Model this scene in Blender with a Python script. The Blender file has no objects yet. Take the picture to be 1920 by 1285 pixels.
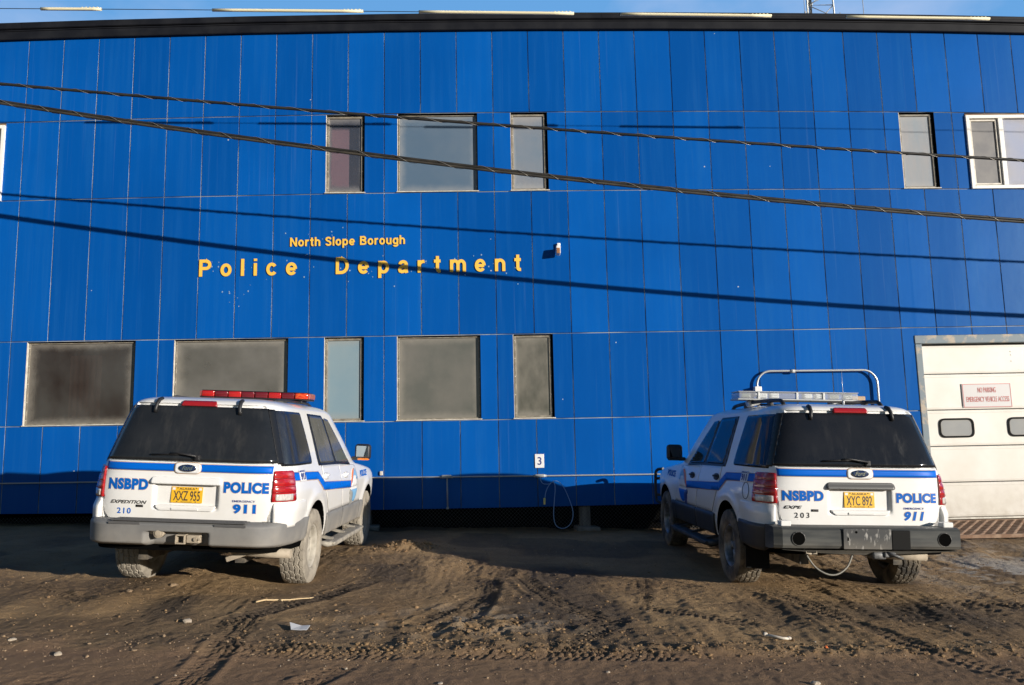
import bpy, bmesh, math, random
import numpy as np
from mathutils import Vector, Matrix

S = bpy.context.scene
COL = S.collection
R = math.radians
random.seed(7)

# ------------------------------------------------------------------ camera
cam = bpy.data.cameras.new("camera")
camo = bpy.data.objects.new("camera", cam)
COL.objects.link(camo)
S.camera = camo
cam.sensor_width = 36.0
cam.lens = 28.155
cam.clip_start = 0.1
cam.clip_end = 3000
PITCH, ROLL, YAW = 0.13092313, -0.01964844, 0.02568592
_r = Vector((math.cos(YAW), -math.sin(YAW), 0))
_f = Vector((math.sin(YAW) * math.cos(PITCH), math.cos(YAW) * math.cos(PITCH), math.sin(PITCH)))
_d = -Vector((-math.sin(YAW) * math.sin(PITCH), -math.cos(YAW) * math.sin(PITCH), math.cos(PITCH)))
_rt = _r * math.cos(ROLL) - _d * math.sin(ROLL)
_dn = _r * math.sin(ROLL) + _d * math.cos(ROLL)
_m = Matrix((( _rt.x, -_dn.x, -_f.x), (_rt.y, -_dn.y, -_f.y), (_rt.z, -_dn.z, -_f.z))).to_4x4()
_m.translation = (-0.6976, -13.014, 1.2774)
camo.matrix_world = _m

# ------------------------------------------------------------------ sky and sun
SUN_EL, SUN_AZ = R(9.6), R(51.0)          # low sun behind the camera's right shoulder
world = bpy.data.worlds.new("World")
S.world = world
world.use_nodes = True
wn = world.node_tree
sky = wn.nodes.new("ShaderNodeTexSky")
sky.sky_type = 'NISHITA'
sky.sun_disc = False
sky.sun_elevation = SUN_EL
sky.sun_rotation = R(180) - SUN_AZ
sky.air_density = 1.0
sky.dust_density = 0.0
sky.ozone_density = 3.0
wn.links.new(sky.outputs[0], wn.nodes["Background"].inputs[0])
wn.nodes["Background"].inputs[1].default_value = 0.062
sl = bpy.data.lights.new("sun", 'SUN')
sl.energy = 5.0
sl.angle = R(0.5)
sl.color = (1.0, 0.92, 0.81)
so = bpy.data.objects.new("sun", sl)
COL.objects.link(so)
_sd = Vector((math.sin(SUN_AZ) * math.cos(SUN_EL), -math.cos(SUN_AZ) * math.cos(SUN_EL), math.sin(SUN_EL)))
so.rotation_euler = _sd.to_track_quat('Z', 'Y').to_euler()
so.location = (20, -20, 20)
S.view_settings.view_transform = 'Standard'
S.view_settings.look = 'None'
S.view_settings.exposure = 0.27
S.view_settings.gamma = 1.0

# ------------------------------------------------------------------ materials
def _nodes(name):
    m = bpy.data.materials.new(name)
    m.use_nodes = True
    return m, m.node_tree.nodes, m.node_tree.links, m.node_tree.nodes["Principled BSDF"]

def _mixc(n, l, fac, a, b, blend='MIX'):
    x = n.new("ShaderNodeMix"); x.data_type = 'RGBA'; x.blend_type = blend
    if isinstance(fac, (int, float)): x.inputs[0].default_value = fac
    else: l.new(fac, x.inputs[0])
    for v, i in ((a, 6), (b, 7)):
        if isinstance(v, tuple): x.inputs[i].default_value = (*v[:3], 1)
        else: l.new(v, x.inputs[i])
    return x.outputs[2]

def _math(n, l, op, a, b=None, c=None, clamp=False):
    x = n.new("ShaderNodeMath"); x.operation = op; x.use_clamp = clamp
    for i, v in enumerate((a, b, c)):
        if v is None: continue
        if isinstance(v, (int, float)): x.inputs[i].default_value = v
        else: l.new(v, x.inputs[i])
    return x.outputs[0]

def _noise(n, l, scale, detail=4, rough=0.55, stretch=None, vec=None):
    if vec is None: vec = n.new("ShaderNodeTexCoord").outputs["Object"]
    if stretch:
        mp = n.new("ShaderNodeMapping"); mp.inputs["Scale"].default_value = stretch
        l.new(vec, mp.inputs["Vector"]); vec = mp.outputs[0]
    t = n.new("ShaderNodeTexNoise")
    t.inputs["Scale"].default_value = scale; t.inputs["Detail"].default_value = detail
    t.inputs["Roughness"].default_value = rough
    l.new(vec, t.inputs["Vector"])
    return t.outputs[0]

def _ramp(n, l, fac, lo, hi):
    x = n.new("ShaderNodeMapRange"); x.clamp = True
    l.new(fac, x.inputs[0]); x.inputs[1].default_value = lo; x.inputs[2].default_value = hi
    return x.outputs[0]

def mat(name, col, rough=0.5, metal=0.0, spec=0.5, coat=0.0, col2=None, nscale=6.0, lo=0.4, hi=0.65, stretch=None,
        bump=None, dirt=None, rough2=None):
    """col2: second colour mixed in by noise; bump=(scale,strength); dirt=(colour, z of full dirt, z of no dirt, amount)."""
    m, n, l, b = _nodes(name)
    b.inputs["Roughness"].default_value = rough
    b.inputs["Metallic"].default_value = metal
    b.inputs["Specular IOR Level"].default_value = spec
    b.inputs["Coat Weight"].default_value = coat
    b.inputs["Coat Roughness"].default_value = 0.05
    c = tuple(col)
    if col2 is not None:
        f = _ramp(n, l, _noise(n, l, nscale, stretch=stretch), lo, hi)
        c = _mixc(n, l, f, c, tuple(col2))
        if rough2 is not None:
            rr = n.new("ShaderNodeMapRange"); l.new(f, rr.inputs[0])
            rr.inputs[3].default_value = rough; rr.inputs[4].default_value = rough2
            l.new(rr.outputs[0], b.inputs["Roughness"])
    if dirt is not None:
        dc, z0, z1, amt = dirt
        tc = n.new("ShaderNodeTexCoord"); sp = n.new("ShaderNodeSeparateXYZ")
        l.new(tc.outputs["Object"], sp.inputs[0])
        g = n.new("ShaderNodeMapRange"); l.new(sp.outputs[2], g.inputs[0])
        g.inputs[1].default_value = z1; g.inputs[2].default_value = z0
        nz = _noise(n, l, 7.0, 6)
        f = _math(n, l, 'MULTIPLY', _math(n, l, 'MULTIPLY_ADD', nz, 1.2, -0.1, True), g.outputs[0], clamp=True)
        f = _math(n, l, 'MULTIPLY', f, amt * 1.6, clamp=True)
        c = _mixc(n, l, f, c, tuple(dc))
        rm = n.new("ShaderNodeMapRange"); l.new(f, rm.inputs[0])
        rm.inputs[3].default_value = rough; rm.inputs[4].default_value = 0.85
        l.new(rm.outputs[0], b.inputs["Roughness"])
        cm = n.new("ShaderNodeMapRange"); l.new(f, cm.inputs[0])
        cm.inputs[3].default_value = coat; cm.inputs[4].default_value = 0.0
        l.new(cm.outputs[0], b.inputs["Coat Weight"])
    if isinstance(c, tuple): b.inputs["Base Color"].default_value = (*c, 1)
    else: l.new(c, b.inputs["Base Color"])
    if bump:
        bn = n.new("ShaderNodeBump"); bn.inputs["Strength"].default_value = bump[1]; bn.inputs["Distance"].default_value = 0.02
        l.new(_noise(n, l, bump[0], 6), bn.inputs["Height"]); l.new(bn.outputs[0], b.inputs["Normal"])
    return m

def wall_material():
    m, n, l, b = _nodes("blue_panel_paint")
    at = n.new("ShaderNodeAttribute"); at.attribute_name = "panel_fade"
    base = _mixc(n, l, at.outputs["Fac"], (0.0010, 0.069, 0.310), (0.0018, 0.098, 0.420))
    streak = _ramp(n, l, _noise(n, l, 1.0, 7, 0.65, stretch=(9, 9, 0.35)), 0.48, 0.80)
    base = _mixc(n, l, _math(n, l, 'MULTIPLY', streak, 0.34), base, (0.020, 0.135, 0.40))
    cloud = _ramp(n, l, _noise(n, l, 0.55, 5), 0.4, 0.75)
    base = _mixc(n, l, _math(n, l, 'MULTIPLY', cloud, 0.45), base, (0.001, 0.062, 0.285))
    run = _ramp(n, l, _noise(n, l, 1.0, 5, 0.6, stretch=(22, 22, 0.22)), 0.62, 0.80)
    base = _mixc(n, l, _math(n, l, 'MULTIPLY', run, 0.22), base, (0.16, 0.25, 0.40))
    vr = n.new("ShaderNodeTexVoronoi"); vr.inputs["Scale"].default_value = 2.3
    tc = n.new("ShaderNodeTexCoord"); l.new(tc.outputs["Object"], vr.inputs["Vector"])
    ch = _math(n, l, 'LESS_THAN', vr.outputs["Distance"], 0.028)
    pick = _math(n, l, 'GREATER_THAN', _noise(n, l, 3.1, 2), 0.56)
    base = _mixc(n, l, _math(n, l, 'MULTIPLY', ch, pick), base, (0.42, 0.46, 0.5))
    l.new(base, b.inputs["Base Color"])
    b.inputs["Roughness"].default_value = 0.30
    b.inputs["Specular IOR Level"].default_value = 0.20
    b.inputs["Specular Tint"].default_value = (0.45, 0.85, 1.0, 1)
    b.inputs["Coat Weight"].default_value = 0.0
    b.inputs["Coat Roughness"].default_value = 0.25
    bn = n.new("ShaderNodeBump"); bn.inputs["Strength"].default_value = 0.10; bn.inputs["Distance"].default_value = 0.03
    l.new(_noise(n, l, 1.6, 3), bn.inputs["Height"]); l.new(bn.outputs[0], b.inputs["Normal"])
    return m

def ground_material():
    m, n, l, b = _nodes("packed_dirt")
    a = _ramp(n, l, _noise(n, l, 0.75, 6, 0.6), 0.35, 0.68)
    c = _mixc(n, l, a, (0.265, 0.165, 0.082), (0.400, 0.268, 0.138))
    g = _ramp(n, l, _noise(n, l, 2.6, 7, 0.65), 0.45, 0.75)
    c = _mixc(n, l, _math(n, l, 'MULTIPLY', g, 0.65), c, (0.135, 0.092, 0.058))
    s = _ramp(n, l, _noise(n, l, 45, 4, 0.7), 0.35, 0.75)
    c = _mixc(n, l, _math(n, l, 'MULTIPLY', s, 0.4), c, (0.46, 0.335, 0.205))
    at = n.new("ShaderNodeAttribute"); at.attribute_name = "soil"
    sx = n.new("ShaderNodeSeparateColor"); l.new(at.outputs["Color"], sx.inputs[0])
    c = _mixc(n, l, sx.outputs[0], c, (0.085, 0.066, 0.052))          # damp patches, darker wheel tracks
    c = _mixc(n, l, sx.outputs[1], c, (0.50, 0.45, 0.38))             # pale dried silt
    c = _mixc(n, l, sx.outputs[2], c, (0.235, 0.150, 0.096))          # reddish road fines
    l.new(c, b.inputs["Base Color"])
    b.inputs["Roughness"].default_value = 0.95
    b.inputs["Specular IOR Level"].default_value = 0.15
    bn = n.new("ShaderNodeBump"); bn.inputs["Strength"].default_value = 0.9; bn.inputs["Distance"].default_value = 0.022
    h = _math(n, l, 'ADD', _noise(n, l, 30, 9, 0.75), _math(n, l, 'MULTIPLY', _noise(n, l, 110, 4, 0.75), 0.6))
    l.new(h, bn.inputs["Height"]); l.new(bn.outputs[0], b.inputs["Normal"])
    return m

def pane_material(name, col, col2, scale=1.2, rough=0.18, clear=0.0, stretch=(1, 1, 1)):
    """dusty glass: base colour carries dust and reflected sky and street tones, optionally see-through."""
    m, n, l, b = _nodes(name)
    f = _ramp(n, l, _noise(n, l, scale, 4, 0.55, stretch=stretch), 0.35, 0.68)
    c = _mixc(n, l, f, col, col2)
    f2 = _ramp(n, l, _noise(n, l, 7, 6, 0.7, stretch=(1, 1, 0.4)), 0.5, 0.85)
    c = _mixc(n, l, _math(n, l, 'MULTIPLY', f2, 0.05), c, (0.30, 0.28, 0.25))
    ge = n.new("ShaderNodeTexCoord"); sx = n.new("ShaderNodeSeparateXYZ"); l.new(ge.outputs["Generated"], sx.inputs[0])
    ex = _math(n, l, 'MINIMUM', sx.outputs[0], _math(n, l, 'SUBTRACT', 1.0, sx.outputs[0])); ez = _math(n, l, 'MINIMUM', sx.outputs[2], _math(n, l, 'SUBTRACT', 1.0, sx.outputs[2]))
    ed = n.new("ShaderNodeMapRange"); ed.interpolation_type = 'SMOOTHSTEP'; l.new(_math(n, l, 'ADD', _math(n, l, 'MINIMUM', ex, ez), _math(n, l, 'MULTIPLY', _noise(n, l, 5, 5, .65), 0.10)), ed.inputs[0])
    ed.inputs[1].default_value = 0.16; ed.inputs[2].default_value = 0.04
    edge = ed.outputs[0]
    c = _mixc(n, l, _math(n, l, 'MULTIPLY', edge, 0.40), c, (0.34, 0.31, 0.265))
    l.new(c, b.inputs["Base Color"])
    b.inputs["Roughness"].default_value = rough
    b.inputs["Specular IOR Level"].default_value = 0.6
    bn = n.new("ShaderNodeBump"); bn.inputs["Strength"].default_value = 0.06; bn.inputs["Distance"].default_value = 0.03
    l.new(_noise(n, l, 2.5, 3), bn.inputs["Height"]); l.new(bn.outputs[0], b.inputs["Normal"])
    if clear > 0:
        tr = n.new("ShaderNodeBsdfTransparent"); mx = n.new("ShaderNodeMixShader")
        l.new(_math(n, l, 'MULTIPLY', _math(n, l, 'SUBTRACT', 1.0, edge), clear), mx.inputs[0])
        l.new(b.outputs[0], mx.inputs[1]); l.new(tr.outputs[0], mx.inputs[2])
        l.new(mx.outputs[0], n["Material Output"].inputs[0])
    return m

DUST = (0.36, 0.315, 0.25)
M = {}
M['wall'] = wall_material()
M['sealant'] = mat("seam_sealant", (0.40, 0.44, 0.47), 0.7, col2=(0.11, 0.15, 0.22), nscale=1.1, lo=0.42, hi=0.6)
M['fascia'] = mat("dark_fascia_metal", (0.008, 0.009, 0.013), 0.6, spec=.15, col2=(0.015, 0.016, 0.020), nscale=3)
M['side'] = mat("blue_side_wall", (0.006, 0.085, 0.35), 0.4)
M['roof'] = mat("grey_roof_metal", (0.12, 0.13, 0.15), 0.5)
M['dark'] = mat("void_shade_black", (0.004, 0.004, 0.004), 0.9, spec=0.0)  # near-black used in place of shade in reveals, holes and crawl space
M['alu'] = mat("weathered_aluminium", (0.42, 0.39, 0.33), 0.5, metal=0.3, col2=(0.26, 0.23, 0.19), nscale=9)
M['alu_dark'] = mat("dull_bronze_frame", (0.165, 0.148, 0.120), 0.55, col2=(0.28, 0.25, 0.20), nscale=10)
M['sill'] = mat("pale_sill_metal", (0.70, 0.66, 0.58), 0.5, col2=(0.5, 0.46, 0.4), nscale=8)
M['vinyl'] = mat("white_vinyl", (0.82, 0.80, 0.76), 0.4)
M['screen'] = mat("insect_screen", (0.14, 0.14, 0.15), 0.6, col2=(0.19, 0.185, 0.185), nscale=4)
M['rust'] = mat("rust_brown_wood", (0.16, 0.085, 0.045), 0.8, col2=(0.32, 0.22, 0.13), nscale=10, stretch=(0.3, 1, 4))
M['galv'] = mat("galvanised_steel", (0.17, 0.215, 0.25), 0.6, col2=(0.40, 0.34, 0.27), nscale=6, lo=0.5, hi=0.62)
M['doorw'] = mat("white_door_paint", (0.74, 0.715, 0.67), 0.45, col2=(0.655, 0.62, 0.555), nscale=1.6, lo=.35, hi=.75, dirt=((0.40, 0.34, 0.27), -0.25, 0.75, 0.6))
M['rubber'] = mat("black_rubber", (0.009, 0.009, 0.009), 0.75, spec=.15)
M['doorglass'] = pane_material("door_window_plastic", (0.30, 0.31, 0.32), (0.38, 0.38, 0.37))
M['signwhite'] = mat("sign_face", (0.56, 0.55, 0.56), 0.4)
M['plaque'] = mat("white_plaque", (0.75, 0.75, 0.76), 0.4)
M['red'] = mat("red_sign_ink", (0.56, 0.13, 0.12), 0.5)
M['navy'] = mat("navy_ink", (0.03, 0.045, 0.20), 0.5)
M['yellow'] = mat("yellow_letter_paint", (0.86, 0.52, 0.075), 0.5)
M['letteredge'] = mat("letter_edge_brown", (0.32, 0.17, 0.04), 0.6)
M['pipe'] = mat("conduit_metal", (0.55, 0.56, 0.56), 0.35, metal=0.5)
M['pipe_grey'] = mat("grey_fitting", (0.42, 0.43, 0.43), 0.5, metal=0.2)
M['cordblue'] = mat("blue_cord", (0.25, 0.42, 0.72), 0.5)
M['plugyellow'] = mat("yellow_plug", (0.85, 0.75, 0.25), 0.5)
M['wood'] = mat("grey_timber", (0.23, 0.22, 0.20), 0.9, col2=(0.14, 0.13, 0.115), nscale=8, stretch=(3, 3, 0.4))
M['concrete'] = mat("concrete_pad", (0.24, 0.23, 0.21), 0.9, col2=(0.17, 0.16, 0.14), nscale=8, bump=(20, 0.4))
M['chain'] = mat("fence_wire", (0.10, 0.10, 0.10), 0.5, metal=0.5)
M['cable'] = mat("black_cable", (0.016, 0.016, 0.016), 0.5, spec=.3, col2=(0.035, 0.032, 0.028), nscale=3)
M['cable2'] = mat("weathered_brown_cable", (0.055, 0.048, 0.038), 0.55, spec=.3, col2=(0.025, 0.024, 0.022), nscale=4)
M['lash'] = mat("lashing_wire", (0.36, 0.34, 0.31), 0.45, metal=0.5)
M['guard'] = mat("cream_plastic_guard", (0.78, 0.72, 0.50), 0.45)
M['tower'] = mat("tower_galvanised", (0.55, 0.55, 0.53), 0.45, metal=0.4)
M['grate'] = mat("rusty_grating", (0.20, 0.115, 0.070), 0.8, col2=(0.32, 0.22, 0.15), nscale=9)
M['twig'] = mat("dry_stick", (0.62, 0.46, 0.26), 0.8)
M['paper'] = mat("white_paper", (0.52, 0.53, 0.56), 0.7)
M['bone'] = mat("bleached_scrap", (0.62, 0.56, 0.48), 0.7)
M['stone1'] = mat("pale_stone", (0.44, 0.37, 0.28), 0.9, col2=(0.36, 0.30, 0.24), nscale=30)
M['stone2'] = mat("brown_stone", (0.30, 0.21, 0.125), 0.9, col2=(0.24, 0.17, 0.11), nscale=30)
M['ground'] = ground_material()

# ------------------------------------------------------------------ object helpers
class Part:
    """collects geometry of ONE mesh object"""
    def __init__(self):
        self.v = []; self.f = []; self.mi = []; self.sm = []
    def add(self, verts, faces, mi=0, smooth=False):
        o = len(self.v)
        self.v.extend([tuple(p) for p in verts])
        for f in faces:
            self.f.append(tuple(i + o for i in f)); self.mi.append(mi); self.sm.append(smooth)
    def bm(self, b, mi=0, smooth=False):
        b.verts.ensure_lookup_table()
        for i, v in enumerate(b.verts): v.index = i
        self.add([v.co[:] for v in b.verts], [[v.index for v in f.verts] for f in b.faces], mi, smooth)
        b.free()
    def box(self, c, s, rot=None, bevel=0.0, mi=0, seg=2, smooth=False):
        b = bmesh.new()
        bmesh.ops.create_cube(b, size=1)
        for v in b.verts: v.co = Vector((v.co.x * s[0], v.co.y * s[1], v.co.z * s[2]))
        if bevel > 0:
            bmesh.ops.bevel(b, geom=list(b.edges), offset=min(bevel, min(s) * 0.49), segments=seg, affect='EDGES', profile=0.5)
        mt = Matrix.Translation(c)
        if rot is not None: mt = mt @ (rot if isinstance(rot, Matrix) else Matrix.Rotation(rot[0], 4, 'X') @ Matrix.Rotation(rot[1], 4, 'Y') @ Matrix.Rotation(rot[2], 4, 'Z'))
        bmesh.ops.transform(b, matrix=mt, verts=b.verts)
        self.bm(b, mi, smooth)
    def cyl(self, a, b_, r, n=16, mi=0, r2=None, smooth=True):
        self.tube([a, b_], r, n, mi, r2=r2, smooth=smooth)
    def tube(self, path, r, n=8, mi=0, r2=None, smooth=True, cap=True):
        P = [Vector(p) for p in path]
        rings = []
        up = Vector((0, 0, 1))
        t0 = (P[1] - P[0]).normalized()
        if abs(t0.dot(up)) > 0.95: up = Vector((1, 0, 0))
        nrm = (up - t0 * up.dot(t0)).normalized()
        for i, p in enumerate(P):
            t = (P[min(i + 1, len(P) - 1)] - P[max(i - 1, 0)])
            t = t.normalized() if t.length > 1e-9 else t0
            nrm = (nrm - t * nrm.dot(t)).normalized()
            bi = t.cross(nrm)
            rr = r if r2 is None else r + (r2 - r) * i / (len(P) - 1)
            rings.append([p + (nrm * math.cos(2 * math.pi * k / n) + bi * math.sin(2 * math.pi * k / n)) * rr for k in range(n)])
        vs = [v for ring in rings for v in ring]
        fs = [(i * n + k, i * n + (k + 1) % n, (i + 1) * n + (k + 1) % n, (i + 1) * n + k) for i in range(len(P) - 1) for k in range(n)]
        self.add(vs, fs, mi, smooth)
        if cap:
            self.add(rings[0], [tuple(range(n))[::-1]], mi); self.add(rings[-1], [tuple(range(n))], mi)
    def lathe(self, prof, axis_o, n=64, mi=0, smooth=True, closed=False):
        """prof: (x, r) pairs turned about the local X axis"""
        vs = []; m = len(prof)
        for k in range(n):
            a = 2 * math.pi * k / n
            for (x, r) in prof: vs.append((axis_o[0] + x, axis_o[1] + r * math.cos(a), axis_o[2] + r * math.sin(a)))
        fs = []
        for k in range(n):
            k2 = (k + 1) % n
            for j in range(m - 1 + (1 if closed else 0)):
                j2 = (j + 1) % m
                fs.append((k * m + j, k * m + j2, k2 * m + j2, k2 * m + j))
        self.add(vs, fs, mi, smooth)
    def build(self, name, mats, parent=None, recalc=True, weld=True, auto=None):
        me = bpy.data.meshes.new(name)
        me.from_pydata(self.v, [], self.f)
        if not isinstance(mats, (list, tuple)): mats = [mats]
        for m in mats: me.materials.append(m)
        me.polygons.foreach_set("material_index", self.mi)
        me.polygons.foreach_set("use_smooth", self.sm)
        if weld or recalc:
            b = bmesh.new(); b.from_mesh(me)
            if weld: bmesh.ops.remove_doubles(b, verts=b.verts, dist=1e-5)
            if recalc: bmesh.ops.recalc_face_normals(b, faces=b.faces)
            b.to_mesh(me); b.free()
        if auto is not None:
            try: me.set_sharp_from_angle(angle=R(auto))
            except Exception: pass
        o = bpy.data.objects.new(name, me)
        COL.objects.link(o)
        if parent: o.parent = parent
        return o

def tag(o, label=None, cat=None, group=None, kind=None):
    if label: o["label"] = label
    if cat: o["category"] = cat
    if group: o["group"] = group
    if kind: o["kind"] = kind
    return o

def empty(name, loc=(0, 0, 0)):
    o = bpy.data.objects.new(name, None); COL.objects.link(o); o.location = loc
    o.empty_display_size = 0.2
    return o

_tc = {}
def text_mesh(body, bold=0.0, shear=0.0, space=1.0, res=4):
    """outline of a line of writing, triangulated, as (Nx2 array in a unit box, faces)"""
    key = (body, bold, shear, space, res)
    if key in _tc: return _tc[key]
    cu = bpy.data.curves.new("txt", 'FONT')
    cu.body = body; cu.size = 1.0; cu.offset = bold; cu.shear = shear; cu.space_character = space; cu.resolution_u = res
    o = bpy.data.objects.new("txt", cu); COL.objects.link(o)
    dg = bpy.context.evaluated_depsgraph_get(); dg.update()
    me = bpy.data.meshes.new_from_object(o.evaluated_get(dg))
    v = np.array([p.co[:2] for p in me.vertices]); f = [tuple(p.vertices) for p in me.polygons]
    bpy.data.objects.remove(o); bpy.data.curves.remove(cu); bpy.data.meshes.remove(me)
    mn, mx = v.min(0), v.max(0)
    out = ((v - mn) / (mx - mn), f, (mx - mn))
    _tc[key] = out
    return out

def solid_text(P, body, fn, x0, x1, z0, z1, depth, mi=0, bold=0.0, shear=0.0, space=1.0, side_mi=None):
    """puts writing on a surface: fn(x, z, out) -> point; gives it real thickness"""
    v, f, _ = text_mesh(body, bold, shear, space)
    front = [fn(x0 + a * (x1 - x0), z0 + b * (z1 - z0), depth) for a, b in v]
    back = [fn(x0 + a * (x1 - x0), z0 + b * (z1 - z0), 0.0) for a, b in v]
    ed = {}
    for t in f:
        for i in range(len(t)):
            a, b = t[i], t[(i + 1) % len(t)]
            if (b, a) in ed: del ed[(b, a)]
            else: ed[(a, b)] = 1
    n = len(v)
    P.add(front, f, mi)
    P.add(front + back, [(a, a + n, b + n, b) for a, b in ed], mi if side_mi is None else side_mi)

def round_poly(pts, rad, n=5):
    """convex corner rounding; rad: number or one per corner"""
    out = []; m = len(pts)
    for i in range(m):
        r = rad[i] if isinstance(rad, (list, tuple)) else rad
        p = Vector(pts[i]); a = Vector(pts[i - 1]) - p; b = Vector(pts[(i + 1) % m]) - p
        if r <= 0: out.append(tuple(p)); continue
        an = a.angle(b); d = min(r / math.tan(an / 2), a.length * 0.49, b.length * 0.49); 
        pa = p + a.normalized() * d; pb = p + b.normalized() * d
        for k in range(n + 1):
            t = k / n
            out.append(tuple(pa * (1 - t) ** 2 + p * 2 * t * (1 - t) + pb * t * t))
    return out

def ellipse(cx, cz, rx, rz, n=28):
    return [(cx + rx * math.cos(2 * math.pi * k / n), cz + rz * math.sin(2 * math.pi * k / n)) for k in range(n)]

# ================================================================== GROUND
def _hash(ix, iy, seed):
    h = (ix.astype(np.int64) * 374761393 + iy.astype(np.int64) * 668265263 + seed * 1442695041) & 0x7fffffff
    h = ((h ^ (h >> 13)) * 1274126177) & 0x7fffffff
    return ((h ^ (h >> 16)) & 0xffff) / 65535.0
def vnoise(x, y, seed=0):
    ix = np.floor(x); iy = np.floor(y); fx = x - ix; fy = y - iy
    fx = fx * fx * fx * (fx * (fx * 6 - 15) + 10); fy = fy * fy * fy * (fy * (fy * 6 - 15) + 10)
    a = _hash(ix, iy, seed); b = _hash(ix + 1, iy, seed); c = _hash(ix, iy + 1, seed); d = _hash(ix + 1, iy + 1, seed)
    return (a * (1 - fx) + b * fx) * (1 - fy) + (c * (1 - fx) + d * fx) * fy
def fbm(x, y, seed=0, oct=4):
    s = 0; a = 1; t = 0
    for o in range(oct):
        s = s + a * (vnoise(x * 2 ** o + 17.3 * o, y * 2 ** o - 9.1 * o, seed + o) - 0.5); t += a; a *= 0.5
    return s / t
def sstep(a, b, x):
    t = np.clip((x - a) / (b - a), 0, 1); return t * t * (3 - 2 * t)

CARS = [(-3.7188, -5.2368, -0.0612, -0.0314, 0.0141, 0.0515), (2.8896, -5.1841, -0.2511, 0.0153, 0.0167, 0.0328)]
def car_matrix(c):
    x, y, z, yw, pt, rl = c
    return Matrix.Translation((x, y, z)) @ Matrix.Rotation(yw, 4, 'Z') @ Matrix.Rotation(pt, 4, 'X') @ Matrix.Rotation(rl, 4, 'Y')
WHEEL_Y = (1.24, 4.24)
CONTACT = [car_matrix(c) @ Vector((sx * 0.86, wy, -0.040)) for c in CARS for sx in (-1, 1) for wy in WHEEL_Y]
CONTACT_DIR = [c[3] for c in CARS for sx in (-1, 1) for wy in WHEEL_Y]

# wheel tracks pressed in the dirt: (points, depth, width, tread pitch)
TRACKS = [
    ([(-4.9, -9), (-4.75, -6.5), (-4.55, -4.2)], .016, .24, .075), ([(-2.6, -8.6), (-2.75, -6.4), (-2.88, -4.1), (-2.82, -0.6)], .022, .24, .075),
    ([(-3.9, -8.4), (-3.2, -6.6), (-2.2, -4.6), (-1.7, -2.6)], .020, .24, .07), ([(-2.2, -8.4), (-1.5, -6.5), (-0.75, -4.6), (-0.5, -3.0)], .022, .24, .07),
    ([(-1.9, -7.0), (-1.0, -5.9), (-0.75, -4.3), (-0.9, -2.2)], .028, .24, .06), ([(0.9, -7.3), (0.35, -6.2), (-0.2, -5.0), (-0.45, -3.6)], .028, .26, .06),
    ([(2.6, -7.2), (1.7, -6.3), (0.6, -5.3), (-0.3, -4.4), (-1.3, -3.6)], .020, .24, .07), ([(3.3, -8.6), (2.5, -6.6), (2.08, -4.4)], .020, .24, .075),
    ([(4.6, -8.3), (4.15, -6.4), (3.78, -4.3)], .022, .26, .075), ([(6.4, -6.9), (4.9, -5.6), (3.5, -4.9)], .020, .24, .07),
    ([(7.5, -5.2), (6.2, -3.0), (5.9, -0.9)], .022, .24, .07), ([(5.4, -6.8), (4.8, -4.0), (4.75, -1.2)], .020, .24, .07),
    ([(-7, -6.75), (0, -6.95), (7, -7.0)], .018, .28, .06), 
    ([(-3.2, -7.4), (-4.2, -5.6), (-5.6, -4.3), (-7.0, -3.4)], .016, .24, .07), ([(-0.4, -7.1), (0.5, -5.6), (0.9, -4.0), (1.0, -2.0)], .018, .24, .065),
]
def spline(pts, n=60):
    P = [Vector(p) for p in pts]; P = [P[0] * 2 - P[1]] + P + [P[-1] * 2 - P[-2]]
    out = []
    for i in range(1, len(P) - 2):
        for k in range(n):
            t = k / n; a, b, c, d = P[i - 1], P[i], P[i + 1], P[i + 2]
            out.append(0.5 * ((2 * b) + (c - a) * t + (2 * a - 5 * b + 4 * c - d) * t * t + (3 * b - a - 3 * c + d) * t ** 3))
    out.append(P[-2])
    return out

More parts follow.
